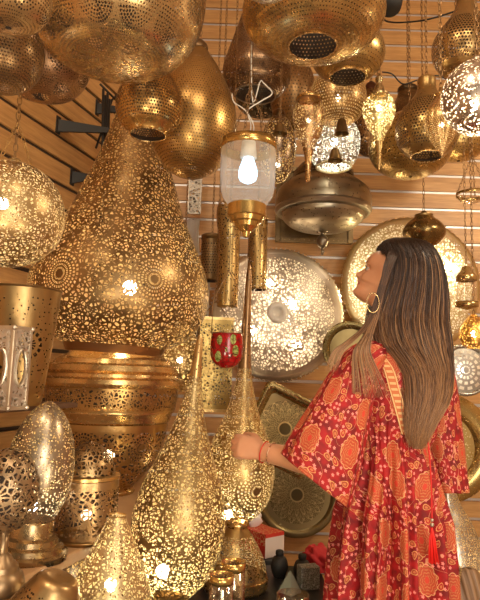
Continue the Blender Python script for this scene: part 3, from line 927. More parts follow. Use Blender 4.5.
# square tray standing on one corner
c = P(285, 429, 2.90); s = S(285, 429, 2.90)
t = thing('square_tray', 'square olive brass tray engraved with a rosette, tipped on its corner under the silver disc', 'tray', c)
hw_ = 37 * s
rot = Matrix.Rotation(radians(25), 3, 'Y')
bm = bmesh.new()
lv = []
for fr_, yy in ((.0, 0.0), (.74, 0.0), (.80, -.022), (.97, -.030), (1.0, -.022), (1.0, -.012), (.99, .004)):
    pts = []
    nq = 12
    for sx_, sz_ in ((1, 1), (-1, 1), (-1, -1), (1, -1)):
        cr = .16 * hw_ * fr_
        a0 = {(1, 1): 0, (-1, 1): 90, (-1, -1): 180, (1, -1): 270}[(sx_, sz_)]
        for q in range(nq):
            an = radians(a0 + 90 * q / (nq - 1))
            pts.append(Vector(((hw_ * fr_ - cr) * sx_ + cr * cos(an), yy, (hw_ * fr_ - cr) * sz_ + cr * sin(an))))
    lv.append([bm.verts.new(rot @ p) for p in pts] if fr_ > 0 else None)
well = bmesh.new()
wv = [well.verts.new(v.co.copy()) for v in lv[1]]
well.faces.new(wv)
link('well', well, engraved('engraved_square', (.52, .42, .20), hw_ * .9, 14), t, False)
for a_, b_ in zip(lv[1:], lv[2:]):
    for k in range(len(a_)): bm.faces.new((a_[k], b_[k], b_[(k + 1) % len(a_)], a_[(k + 1) % len(a_)]))
link('rim', bm, brass('square_tray_rim', (.62, .48, .20), .22, patina=.4), t)
bm = bmesh.new(); tube_bm([(0, .006, .1), (0, BACK - 2.90 - .001, .1)], .004, 8, bm); link('wall_hook', bm, M['chain'], t)

# dark square brass box behind the saucer lantern
c = P(314, 206, 3.12); s = S(314, 206, 3.12)
t = thing('wall_plaque', 'dark square riveted brass plaque on the wall behind the saucer lantern', 'plaque', (c.x, 3.12, c.z))
dk = brass('plaque_brass', (.34, .24, .12), .35, 'grain', cell=.02, size=.12)
bm = bmesh.new(); box(bm, (0, 0, 0), (76 * s, .03, 76 * s)); bev(link('panel', bm, dk, t, False), .004)
bm = bmesh.new()
for sx_ in (-1, 1):
    box(bm, (sx_ * 36 * s, -.02, 0), (5 * s, .012, 76 * s)); box(bm, (0, -.02, sx_ * 36 * s), (66 * s, .012, 5 * s))
bev(link('frame', bm, brass('plaque_frame', (.42, .30, .15), .3), t, False), .002)
brass('rivet', (.55, .4, .2), .3)
for sx_ in (-1, 1):
    bm = bmesh.new()
    for i in range(15): bmesh.ops.create_icosphere(bm, subdivisions=1, radius=.004, matrix=Matrix.Translation(((i - 7) * 4.8 * s, -.027, sx_ * 36 * s)))
    link('rivet_row', bm, bpy.data.materials['rivet'], t)

# ------------------------------------------------------------------ tubes, boxes hung in the middle distance
TUBE = G(col=(.70, .48, .18), rough=.3, pat='grain', cell=.0105, size=.33, patina=.5)
hang('tube_lantern', 'long gold pierced tube lantern with flared top directly under the glass lantern', 'lantern', 229, 2.45, [
    ('tube', TUBE, [(305, 9.5), (302, 10.5), (250, 10.5), (236, 11), (226, 13), (214, 14), (206, 13), (203, 11)])])
hang('tube_lantern', 'shorter straight gold pierced tube lantern beside the pinkish silver disc', 'lantern', 257.5, 2.55, [
    ('tube', TUBE, [(290, 9), (289, 9.6), (220, 9.6), (218, 9)], 'lin'), ('cap', brass('cap_tb', GOLD, .3), [(219, 10), (216, 9), (212, 2)], 'lin')])
hang('cylinder_lantern', 'dull brass pierced cylinder lantern just right of the giant teardrop', 'lantern', 211.5, 2.75, [
    ('drum', G(col=(.46, .32, .16), rough=.35, pat='dots', cell=.013, size=.27, bandpx=(243, 276)), [(281, 10), (280, 10.6), (239, 10.6)], 'lin'),
    ('rim', brass('cyl_rim', (.5, .36, .18), .3), [(240, 11.2), (236, 11.2), (235, 10)], 'lin')])
hang('round_lantern', 'copper pierced ball lantern glinting between the drum pedestal and tall brass box', 'lantern', 180, 2.75, [
    ('shell', G(col=(.75, .52, .22), rough=.3, pat='lace', cell=.016, size=.12), [(392, 3), (388, 14), (376, 22), (362, 25), (348, 23), (334, 14), (328, 6)]),
    ('cap', brass('cap_ro', ANT, .3), [(329, 7), (325, 5), (323, 2)])], bulb=(360, 60))
c = P(212, 411, 2.6); s = S(212, 366, 2.6)
t = thing('box_lantern', 'tall upright square brass box lantern behind the red glass cup', 'lantern', c)
w_ = 33 * s; h_ = 92 * s
bm = bmesh.new()
uvl = bm.loops.layers.uv.verify()
rz = Matrix.Rotation(radians(9), 3, 'Z')
for k in range(4):
    r_ = rz @ Matrix.Rotation(k * pi / 2, 3, 'Z')
    vs = [bm.verts.new(r_ @ Vector(v)) for v in ((-w_ / 2, -w_ / 2, 0), (w_ / 2, -w_ / 2, 0), (w_ / 2, -w_ / 2, h_), (-w_ / 2, -w_ / 2, h_))]
    f = bm.faces.new(vs)
    for l, u in zip(f.loops, ((0, 0), (w_, 0), (w_, h_), (0, h_))): l[uvl].uv = u
link('body', bm, brass('box_brass', (.50, .34, .10), .3, 'lace', cell=.013, size=.16, patina=.9, band=(.03, h_ - .03)), t, False)
brass('box_frame', (.70, .48, .18), .28)
for zz in (.006, h_ - .006):
    bm = bmesh.new()
    for k in range(4):
        r_ = rz @ Matrix.Rotation(k * pi / 2, 3, 'Z')
        box(bm, r_ @ Vector((0, -w_ / 2, zz)), (w_ + .006, .006, .012), r_)
    link('frame', bm, bpy.data.materials['box_frame'], t, False)
bm = bmesh.new()
for sx_ in (-1, 1): tube_bm([(sx_ * w_ * .45, 0, h_), (0, 0, h_ + .08)], .002, 5, bm)
tube_bm([(-w_ / 2, 0, h_ - .003), (w_ / 2, 0, h_ - .003)], .003, 6, bm)
chain_bm((0, 0, h_ + .075), (0, 0, CEIL - c.z), bm=bm)
link('chain', bm, M['chain'], t)
bm = bmesh.new(); box(bm, (0, 0, .003), (w_ * .98, w_ * .98, .003), rz); link('bottom_plate', bm, bpy.data.materials['box_frame'], t, False)

# panels hung between tubes and the corner
for (px, py, Y, w, h, col, nm, lab, dz) in [
        (195, 190, 3.05, 12, 48, (.40, .34, .28), 'cut_work_panel', 'dark pierced strip panel in the corner above the white cloth', 0),
        (201, 312, 3.0, 14, 60, (.78, .70, .58), 'cut_work_panel', 'pale silver pierced panel above the tall brass box lantern', 0)]:
    c = P(px, py, Y); s = S(px, py, Y)
    o = bmesh.new(); box(o, (0, 0, 0), (w * s, .006, h * s))
    t = thing(nm, lab, 'panel', c)
    link('panel', o, brass(nm + str(px), col, .35, 'lace', cell=.018, size=.14), t, False)
    bm = bmesh.new()
    for sx_ in (-1, 1):
        box(bm, (sx_ * w * s / 2, 0, 0), (.008, .014, h * s + .008)); box(bm, (0, 0, sx_ * h * s / 2), (w * s, .014, .008))
    link('frame', bm, brass('pf' + str(px), col, .3), t, False)
    bm = bmesh.new(); tube_bm([(0, .005, h * s / 2), (0, BACK - Y - .002, h * s / 2 + .06)], .002, 5, bm); link('hook', bm, M['chain'], t)
c = P(192, 241, 2.98)
t = thing('white_cloth', 'narrow white cloth hanging in the corner behind the giant teardrop', 'cloth', c)
bm = bmesh.new(); vv = []
for j in range(13):
    row = []
    for i in range(9):
        x_ = (i / 8 - .5) * .075; z_ = .12 - j * .02
        row.append(bm.verts.new((x_ * (1 - .1 * sin(j * .5)), .010 * sin(i * 1.6 + j * .2), z_)))
    vv.append(row)
for a_, b_ in zip(vv, vv[1:]):
    for i in range(8): bm.faces.new((a_[i], b_[i], b_[i + 1], a_[i + 1]))
bmesh.ops.solidify(bm, geom=bm.faces, thickness=.002)
link('fabric', bm, simple('white_cotton', (.75, .72, .68), .8), t)
bm = bmesh.new(); tube_bm([(0, 0, .118), (0, BACK - 2.98 - .002, .118)], .003, 5, bm); link('peg', bm, M['chain'], t)

# ------------------------------------------------------------------ little bells
bellm = brass('cow_bell', (.36, .24, .10), .3)
for i, (px, yb, hh_, Y, lab) in enumerate([
        (341.5, 134, 21, 1.99, 'small bronze bell hanging over the top of the glowing white globe'),
        (335, 161, 17, 1.92, 'lowest of the small bronze bells, in front of the white globe'),
        (280, 134, 14, 1.82, 'small bronze bell with pale rim hanging just right of the glass lantern top')]):
    c = P(px, yb, Y); s = S(px, yb, Y)
    t = thing('bell', lab, 'bell', c, 'small hanging bells')
    pr = catmull([(0, 7.5 * s), (2 * s, 6.6 * s), (hh_ * .45 * s, 5 * s), (hh_ * .7 * s, 3.6 * s), (hh_ * .8 * s, 1.2 * s), (hh_ * .82 * s, .3 * s)], 5)
    o = link('body', lathe_bm(pr, 28), bellm, t); md = o.modifiers.new('thickness', 'SOLIDIFY'); md.thickness = .001
    bm = bmesh.new(); bmesh.ops.create_uvsphere(bm, u_segments=10, v_segments=8, radius=1.5 * s, matrix=Matrix.Translation((0, 0, .2 * s)))
    tube_bm([(0, 0, 0), (0, 0, hh_ * .8 * s)], .0008, 4, bm); link('clapper', bm, bellm, t)
    bm = bmesh.new()
    tube_bm([(2 * s * cos(q), 0, hh_ * .86 * s + 2.2 * s * sin(q)) for q in [2 * pi * k / 12 for k in range(12)]], .0011, 5, bm, closed=True)
    link('loop', bm, bellm, t)
    bm = chain_bm((0, 0, hh_ * .95 * s), (.0, 0, CEIL - c.z), .018, .001); link('chain', bm, M['chain'], t)

# ------------------------------------------------------------------ glass
gl = NM('clear_glass')
tr = gl.nt.nodes.new('ShaderNodeBsdfTransparent'); tr.inputs[0].default_value = (.95, .93, .90, 1)
gg = gl.node('ShaderNodeBsdfGlossy', Roughness=.05); gg.inputs[0].default_value = (1, .95, .9, 1)
fr_ = gl.node('ShaderNodeLayerWeight', Blend=.32)
M['glass'] = gl.end(gl.mixsh(X(gl.nt, fr_.outputs['Facing']) * .55 + .06, tr.outputs[0], gg.outputs[0]))
GLS = NM('hammered_clear_glass')
tr = GLS.nt.nodes.new('ShaderNodeBsdfTransparent'); tr.inputs[0].default_value = (.93, .90, .86, 1)
gg = GLS.node('ShaderNodeBsdfPrincipled', Roughness=.12); gg.inputs['Base Color'].default_value = (.8, .74, .66, 1)
GLS.nt.links.new(GLS.bump(GLS.noise(60, 2), .004, .6), gg.inputs['Normal'])
fr_ = GLS.node('ShaderNodeLayerWeight', Blend=.35)
M['glass2'] = GLS.end(GLS.mixsh(X(GLS.nt, fr_.outputs['Facing']) * .5 + .16, tr.outputs[0], gg.outputs[0]))

cx, Yg = 246, 1.5
c = P(cx, 236, Yg); s = S(cx, 190, Yg); Z = lambda y: P(cx, y, Yg).z - c.z
t = thing('glass_lantern', 'clear glass cup lantern with lit bulb and brass bands hanging in the middle', 'lantern', c)
o = link('glass_cup', lathe_bm(catmull([(Z(148), 28 * s), (Z(165), 28 * s), (Z(190), 27 * s), (Z(200), 23 * s), (Z(206), 18 * s)], 6), 64), M['glass2'], t)
gb = brass('glass_band', (.85, .55, .16), .2, patina=.4)
o = link('band', lathe_bm([(Z(142), 27 * s), (Z(142), 28.5 * s), (Z(151), 28.5 * s)], 64), gb, t); o.modifiers.new('thickness', 'SOLIDIFY').thickness = .0015
o = link('base', lathe_bm([(Z(205), 18.5 * s), (Z(206), 19.5 * s), (Z(217), 19.5 * s), (Z(218), 17.5 * s), (Z(222), 15.5 * s), (Z(223), 13 * s), (Z(227), 11 * s), (Z(228), 9 * s), (Z(231), 6 * s), (Z(232), 4 * s), (Z(237), 3 * s), (Z(238), .5 * s)], 64), gb, t, 'sharp')
bm = bmesh.new(); tube_bm([(0, 0, Z(142)), (0, 0, Z(158))], [7 * s, 8.5 * s], 20, bm); link('socket', bm, M['socket'], t)
pr = catmull([(Z(158), 5 * s), (Z(163), 7 * s), (Z(172), 9.5 * s), (Z(180), 8 * s), (Z(184), .3 * s)], 5)
link('bulb', lathe_bm(pr, 24), bulb_mat(4.5, (.42, .74, 1)), t)
bm = bmesh.new()
for k in range(3):
    an = radians(20 + 120 * k)
    chain_bm((27 * s * cos(an), 27 * s * sin(an), Z(142)), (0, 0, Z(88)), .02, .0012, bm)
chain_bm((0, 0, Z(90)), (0, 0, CEIL - c.z), .024, .0014, bm)
link('chain', bm, M['chain'], t)
bm = bmesh.new()
cw = catmull([(0, 0, Z(142)), (.004, -.01, Z(126)), (-.006, -.02, Z(114)), (.03, -.02, Z(104)), (.06, 0, Z(92)), (.03, .01, Z(78)), (0, 0, Z(60)), (.0, .0, CEIL - c.z)], 6)
tube_bm(cw, .0019, 6, bm)
tube_bm(catmull([(.002, 0, Z(142)), (.012, -.01, Z(128)), (-.012, -.02, Z(114)), (-.045, -.01, Z(104)), (-.05, 0, Z(94))], 6), .0015, 6, bm)
link('cord', bm, simple('white_flex', (.62, .56, .48), .5), t)

# red mosaic cup in a wire frame
cx, Yg = 226, 1.85
c = P(cx, 368, Yg); s = S(cx, 350, Yg); Z = lambda y: P(cx, y, Yg).z - c.z
t = thing('votive_cup', 'red glass cup with green leaf spots hanging in a thin wire frame', 'candle holder', c)
rd = NM('red_mosaic_glass')
vp = rd.vor(23, 'F1', rnd=.5)
x, y, z = rd.sep(rd.tc.outputs['Object']); qx, qy, qz = rd.sep(vp.outputs['Position'])
dx = ((x - qx) * (x - qx) + (y - qy) * (y - qy)).sq() * 2.1; dz = (z - qz).ab()
leaf = None
for lx, ly, ls in ((219, 341, 1), (232.5, 340, 1.1), (218, 357, 1.15), (235, 351, 1.2), (226, 350, .5)):
    lf = ((x - (lx - 226) * s) * (x - (lx - 226) * s) * 3.2 + (z - Z(ly)) * (z - Z(ly))).sq().lt(4.6 * ls * s)
    leaf = lf if leaf is None else leaf.mx(lf)
vein = ((z - qz) * 2 + (x - qx) * 4).sin().ab()
cr = rd.mix(leaf, rd.ramp(rd.noise(45, 3), [(.35, (.26, .004, .006)), (.65, (.50, .012, .012))]), rd.ramp(rd.noise(120, 2), [(.4, (.16, .20, .04)), (.6, (.48, .50, .16))]))
cr = rd.mix((X(rd.nt, rd.vor(45).outputs['Distance'])).lt(.03), cr, (.12, .02, .01))
rb = rd.bsdf(Base_Color=cr, Roughness=.15)
rb.inputs['Transmission Weight'].default_value = .25
M['red'] = rd.end(rb.outputs[0])
o = link('cup', lathe_bm(catmull([(Z(333), 15.5 * s), (Z(344), 16.5 * s), (Z(356), 15.8 * s), (Z(363), 12.5 * s), (Z(367.5), 6 * s), (Z(368.2), .2 * s)], 6), 48), M['red'], t)
o.modifiers.new('thickness', 'SOLIDIFY').thickness = .002
bm = bmesh.new()
tube_bm([(15.8 * s * cos(q), 15.8 * s * sin(q), Z(333.5)) for q in [2 * pi * k / 32 for k in range(32)]], .0018, 6, bm, closed=True)
for sx_ in (-1, 1): tube_bm([(sx_ * 15.8 * s, 0, Z(333)), (sx_ * 15.2 * s, 0, Z(300)), (0, 0, Z(270)), (0, 0, Z(268))], .0016, 5, bm)
tube_bm([(0, 0, Z(270)), (0, 0, CEIL - c.z)], .001, 5, bm)
link('wire_frame', bm, M['chain'], t)

# globe suspension strands of the big left lantern are built as its own part
gl_t = [o for o in C.objects if o.get('label', '').startswith('large gold globe lantern')][0]
bm = bmesh.new()
r0 = P(18, 122, 1.38) - gl_t.location
for (px, py) in ((-6, 172), (32, 168)): chain_bm(P(px, py, 1.36) - gl_t.location, r0, .02, .0013, bm)
chain_bm(r0, Vector((r0.x * .5, 0, CEIL - gl_t.location.z)), .02, .0013, bm)
link('suspension_chain', bm, brass('gold_chain', GOLD, .3), gl_t)

# right hand glass lantern with bell cap
cx, Yg = 467, 2.1
c = P(cx, 310, Yg); s = S(cx, 270, Yg); Z = lambda y: P(cx, y, Yg).z - c.z
t = thing('glass_lantern', 'slim glass lantern with gold bell shaped cap and chain at the right edge', 'lantern', c)
gb2 = brass('bell_cap', (.78, .55, .22), .2)
o = link('bell', lathe_bm([(Z(266), 1.5 * s), (Z(267), 4 * s), (Z(271), 5 * s), (Z(275), 9 * s), (Z(277), 10 * s), (Z(281), 10 * s)], 40), gb2, t); o.modifiers.new('thickness', 'SOLIDIFY').thickness = .001
link('glass_cup', lathe_bm([(Z(281), 9 * s), (Z(303), 10 * s)], 40), M['glass'], t)
link('rim', lathe_bm([(Z(302), 10 * s), (Z(302), 11 * s), (Z(307), 11 * s), (Z(308), 7 * s), (Z(310), .3 * s)], 40), gb2, t)
bm = chain_bm((0, 0, Z(267)), (0, 0, Z(196)), .018, .0011); chain_bm((0, 0, Z(196)), (.0, 0, CEIL - c.z), .022, .0012, bm); link('chain', bm, M['chain'], t)
cx, Yg = 473, 2.25
c = P(cx, 196, Yg); s = S(cx, 196, Yg)
t = thing('hanging_glass_plate', 'glass dish with a gold rim slung on chains beneath the silver ball lantern', 'dish', c)
o = link('rim', lathe_bm([(.0, 16 * s), (.012, 16.3 * s), (.013, 15.5 * s)], 48), gb2, t)
link('glass_dish', lathe_bm([(0.002, 15.8 * s), (-.02, 12 * s), (-.03, .2 * s)], 48), M['glass'], t)
bm = bmesh.new()
for k in range(3):
    an = radians(180 + 120 * k); chain_bm((15.8 * s * cos(an), 15.8 * s * sin(an), .008), (.0, 0, Z(160) if 0 else .17), .02, .0013, bm)
chain_bm((0, 0, .168), (0, 0, CEIL - c.z), .022, .0013, bm)
link('chain', bm, M['chain'], t)
c = P(472, 333, 2.85)
lantern('box_lantern', 'small glowing amber gold lantern between the scalloped disc and white disc', 'lantern', 474, 2.62, [
    ('shell', G(col=(.85, .50, .12), rough=.3, pat='lace', cell=.014, size=.16, inner=(.9, .6, .15)), [(348, 8), (344, 12), (334, 14), (324, 11), (316, 4), (314, 1)])], bulb=(334, 40), chain=True)

# glass cups
def cup(px, ytop, ybot, r, Y, nm, lab, gold=True, stand=None, tilt=0):
    c = P(px, ybot, Y); s = S(px, ybot, Y)
    z0 = stand if stand is not None else c.z
    zt = P(px, ytop, Y).z - z0
    t = thing(nm, lab, 'glass cup', (c.x, Y, z0 + .0008), 'glass cups on the low table')
    o = link('glass', lathe_bm([(zt, r * s), (.012, r * .92 * s), (.003, r * .8 * s), (.002, .3 * s)], 40), M['glass'], t)
    o.modifiers.new('thickness', 'SOLIDIFY').thickness = .0015
    if gold:
        o = link('gold_rim', lathe_bm([(zt + .001, r * 1.02 * s), (zt - 8 * s, r * 1.01 * s)], 40), gb, t); o.modifiers.new('thickness', 'SOLIDIFY').thickness = .001
    return t
cup(217.5, 575, 700, 12.5, 1.32, 'tall_glass', 'front glass cylinder with a gold rim, lower left of the pair', stand=TB)
cup(230, 562, 675, 12.5, 1.45, 'tall_glass', 'rear glass cylinder with a gold rim, touching the flared lantern foot', stand=TB)
cup(292, 594, 640, 16.5, 1.68, 'glass_bowl', 'plain clear glass tumbler at the bottom beside the woman\'s dress', gold=False, stand=TB)

# tissue box on a small stand
c = P(252, 548, 2.45); s = S(272, 535, 2.45)
t = thing('tissue_box', 'red and white paper tissue box with a tissue sticking out, below the hand', 'tissue box', c)
tb = NM('printed_carton'); x, y, z = tb.sep(tb.tc.outputs['Object'])
lr = tb.mix(X(tb.nt, tb.vor(55).outputs['Distance']).lt(.05) * z.gt(.05), (.62, .035, .02), (.75, .45, .2))
tb_c = tb.mix(y.lt(-.118) , lr, tb.mix(z.gt(.085), (.80, .70, .66), (.62, .035, .02)))
M['carton'] = tb.end(tb.bsdf(Base_Color=tb_c, Roughness=.5).outputs[0])
rz = Matrix.Rotation(radians(38), 4, 'Z')
bm = bmesh.new(); box(bm, (0, 0, .05), (.11, .24, .10))
o = bev(link('carton', bm, M['carton'], t, False), .003); o.rotation_euler = (0, 0, radians(38))
bm = bmesh.new(); vv = []
for j in range(9):
    rr_ = [.012, .022, .026, .03, .028, .03, .022, .014, .004][j]
    vv.append([bm.verts.new((rr_ * (1 + .35 * sin(3 * q + j)) * cos(q) + j * .002, rr_ * .5 * sin(q), .099 + j * .009)) for q in [2 * pi * k / 20 for k in range(20)]])
for a_, b_ in zip(vv, vv[1:]):
    for k in range(20): bm.faces.new((a_[k], a_[(k + 1) % 20], b_[(k + 1) % 20], b_[k]))
o = link('tissue', bm, simple('white_tissue', (.85, .8, .78), .8), t); o.location = (-.02, .0, 0)
st = thing('stool', 'small dark stool carrying the tissue box behind the low table', 'stool', (c.x, c.y, 0))
st.location = (c.x, 2.72, 0)
t.location = P(257, 550, 2.72)
zt = t.location.z
bm = bmesh.new(); box(bm, (0, 0, zt - .013), (.30, .30, .024)); bev(link('seat', bm, M['blackwood'], st, False), .003)
for ax in (-1, 1):
    for ay in (-1, 1):
        bm = bmesh.new(); tube_bm([(ax * .13, ay * .13, 0), (ax * .10, ay * .10, zt - .025)], .011, 8, bm); link('leg', bm, M['blackwood'], st)

# dark bits on the low table
random.seed(5)
for (px, py, Y, kind, lab) in [
        (290, 583, 2.2, 'pyr', 'small clear glass pyramid ornament on the low black table'),
        (308, 590, 2.25, 'blk', 'small block carved with grey script on the low black table'),
        (279, 585, 2.36, 'jar', 'small black round jar on the low table left of the glass pyramid'),
        (302, 579, 2.32, 'jar', 'small black round jar between the pyramid and carved block')]:
    c = P(px, py, Y); c.z = TB + .0008; s = S(px, py, Y)
    if kind == 'pyr':
        bm = bmesh.new(); bmesh.ops.create_cone(bm, segments=4, radius1=.045, radius2=.003, depth=.075, cap_ends=True, matrix=Matrix.Translation((0, 0, .0375)))
        o = bev(link('glass_pyramid', bm, simple('grey_green_glass', (.25, .27, .22), .1), None, False), .003); o.location = c; tag(o, lab, 'ornament')
    elif kind == 'blk':
        n = NM('carved_stone'); v = X(n.nt, n.vor(160).outputs['Distance']).lt(.10)
        mt = n.end(n.bsdf(Base_Color=n.mix(v, (.04, .04, .035), (.35, .34, .30)), Roughness=.4).outputs[0])
        bm = bmesh.new(); box(bm, (0, 0, .04), (.075, .05, .08), Matrix.Rotation(radians(15), 3, 'Z'))
        o = bev(link('carved_block', bm, mt, None, False), .004); o.location = c; tag(o, lab, 'ornament')
    else:
        o = link('small_jar', lathe_bm(catmull([(.10, .002), (.098, .014), (.085, .016), (.078, .014), (.07, .026), (.04, .034), (.01, .026), (0.0, .02), (0, .001)], 4), 32), M['black'], None)
        o.location = c; tag(o, lab, 'jar', 'black jars on the low table')
# red cloth bundle
c = P(320, 585, 2.3)
t = thing('red_scarf', 'crumpled crimson scarf on the low table beside the dress', 'scarf', (P(322, 575, 2.42).x - .02, 2.42, TB))
bm = bmesh.new(); bmesh.ops.create_icosphere(bm, subdivisions=4, radius=.06)
for v in bm.verts:
    d = v.co.normalized(); v.co *= 1 + .18 * sin(7 * d.x + 3 * d.z) * cos(6 * d.y + 2) + .1 * sin(13 * d.z + 9 * d.x); v.co.z = max(v.co.z * .9 + .05, 0.001)
link('cloth', bm, simple('crimson_cloth', (.55, .03, .04), .8), t)

# spotlight and cable top right
c = P(389, 4, 2.3)
t = thing('ceiling_spotlight', 'black ceiling spotlight at the top edge right of centre', 'spotlight', c)
bm = bmesh.new(); tube_bm([(0, .02, .05), (0, -.01, .0), (.0, -.025, -.035)], [.05, .055, .045], 24, bm); link('head', bm, M['black'], t)
bm = bmesh.new(); tube_bm([(0, .01, .03), (0, .01, CEIL - c.z)], .008, 10, bm); link('stem', bm, M['black'], t)
bm = bmesh.new()
p_ = [P(384, 16, 2.3), P(386, 21, 2.28), P(400, 22.5, 2.2), P(425, 20, 2.1), P(450, 13, 2.05), P(470, 6, 2.0), P(500, 2, 1.95)]
p_ = [v - c for v in p_]; p_.append(Vector((p_[-1].x + .1, p_[-1].y, CEIL - c.z)))
tube_bm(catmull([tuple(v) for v in p_], 6), .0038, 6, bm); link('cable', bm, M['black'], t)
bm = bmesh.new()
p_ = [P(382, 72, 2.3), P(392, 74, 2.3), P(403, 84, 2.3), P(418, 80, 2.3), P(440, 76, 2.3), P(460, 90, 2.3)]
o = link('sagging_wire', tube_bm(catmull([tuple(v) for v in p_], 6), .003, 6, bm), M['black'])
tag(o, 'thin black wire sagging between the hanging lantern caps on the right', 'wire')

# ------------------------------------------------------------------ the woman
YW = 1.85
SW = S(395, 400, YW)
base = P(392, 480, YW); base.z = 0
person = thing('person', 'woman with long brown hair in red paisley dress looking up, left arm reaching out', 'person', base)
Q = lambda px, py, Y=YW: P(px, py, Y) - base


def remesh(bm, voxel, smooth=2):
    me = bpy.data.meshes.new('tmp'); bm.to_mesh(me); bm.free()
    o = bpy.data.objects.new('tmp', me); C.objects.link(o)
    m = o.modifiers.new('r', 'REMESH'); m.mode = 'VOXEL'; m.voxel_size = voxel
    if smooth:
        m2 = o.modifiers.new('s', 'SMOOTH'); m2.iterations = smooth; m2.factor = .5
    dg = bpy.context.evaluated_depsgraph_get()
    nm = bpy.data.meshes.new_from_object(o.evaluated_get(dg))
    bpy.data.objects.remove(o); bpy.data.meshes.remove(me)
    out = bmesh.new(); out.from_mesh(nm); bpy.data.meshes.remove(nm)
    return out


def limb(bm, pts, n=20, side=None):
    """closed tapering limb through (point, a, b) stations; a across `side`, b across the other axis"""
    P_ = catmull([(*p, a, b) for p, a, b in pts], 5)
    rings = []
    N = len(P_)
    for i, q in enumerate(P_):
        p = Vector(q[:3]); t = (Vector(P_[min(i + 1, N - 1)][:3]) - Vector(P_[max(i - 1, 0)][:3])).normalized()
        s_ = Vector(side) if side is not None else Vector((0, 1, 0))
        u = (s_ - t * s_.dot(t)).normalized(); v = t.cross(u)
        rings.append([bm.verts.new(p + u * (q[3] * cos(2 * pi * k / n)) + v * (q[4] * sin(2 * pi * k / n))) for k in range(n)])
    # rounded ends
    for ring, sgn in ((rings[0], -1), (rings[-1], 1)):
        c_ = sum((v.co for v in ring), Vector()) / n
        i0 = 0 if sgn < 0 else -1
        t = (Vector(P_[-1][:3]) - Vector(P_[-2][:3])).normalized() if sgn > 0 else (Vector(P_[0][:3]) - Vector(P_[1][:3])).normalized()
        r_ = min((v.co - c_).length for v in ring)
        prev = ring
        for f, h in ((.8, .55), (.45, .85)):
            nr = [bm.verts.new(c_ + (v.co - c_) * f + t * r_ * h) for v in ring]
            for k in range(n): bm.faces.new((prev[k], prev[(k + 1) % n], nr[(k + 1) % n], nr[k]))
            prev = nr
        tip = bm.verts.new(c_ + t * r_ * .95)
        for k in range(n): bm.faces.new((prev[k], prev[(k + 1) % n], tip))
    for a_, b_ in zip(rings, rings[1:]):
        for k in range(n): bm.faces.new((a_[k], a_[(k + 1) % n], b_[(k + 1) % n], b_[k]))


# facing of the torso and its left/right axis
Fd = Vector((-sin(radians(35)), cos(radians(35)), 0))
Ld = Vector((-cos(radians(35)), -sin(radians(35)), 0))
Up = Vector((0, 0, 1))
body = bmesh.new()
spine = Q(396, 400)
zz = lambda py: Q(395, py).z
ctr = lambda px, py: Vector((Q(px, py).x, 0 * 1, Q(px, py).z))
T = lambda px, py, off=0: Q(px, py, YW + off)
limb(body, [(T(392, 512), .095, .07), (T(392, 490), .104, .074), (T(393, 465), .100, .068), (T(394, 440), .086, .060), (T(396, 405), .11, .072), (T(397, 375), .130, .070), (T(397, 356), .125, .055), (T(394, 345), .09, .06)], 28, Ld)
# neck and head
hc = Q(389, 281)                     # centre between the ears
hc.y = .012
neck0 = T(397, 350, -.0)
limb(body, [(neck0, .062, .060), (T(392, 330, -.005), .053, .054), (T(388, 310, -.015), .050, .052), (hc + Vector((.01, 0, -.03)), .05, .055)], 20, Ld)
tilt = radians(27)
yaw_h = radians(25)
hx = Vector((-cos(tilt) * cos(yaw_h), cos(tilt) * sin(yaw_h), sin(tilt))).normalized()           # face forward
hzv = Vector((sin(tilt) * cos(yaw_h), -sin(tilt) * sin(yaw_h), cos(tilt)))
hy = hzv.cross(hx).normalized(); hzv = hx.cross(hy).normalized()
HS = 1.0
Hp = lambda x, y, z: hc + (hx * x + hy * y + hzv * (z - .095)) * HS
front = [(0, .048), (.006, .078), (.014, .089), (.024, .092), (.034, .084), (.041, .090), (.046, .0905), (.049, .0855), (.053, .092), (.058, .0925), (.066, .088), (.075, .087), (.09, .085), (.105, .080), (.112, .085), (.120, .091), (.135, .0925), (.152, .088), (.170, .076), (.187, .056), (.200, .03), (.207, .008)]
back = [(0, .0), (.02, -.015), (.04, -.045), (.06, -.070), (.085, -.088), (.115, -.096), (.145, -.092), (.17, -.076), (.187, -.056), (.2, -.03), (.207, -.006)]
width = [(0, .022), (.01, .036), (.025, .046), (.045, .055), (.07, .064), (.1, .071), (.13, .075), (.155, .072), (.175, .058), (.19, .042), (.2, .026), (.207, .006)]


def itp(tab, z):
    for (a, va), (b, vb) in zip(tab, tab[1:]):
        if z <= b: return va + (vb - va) * (z - a) / (b - a)
    return tab[-1][1]


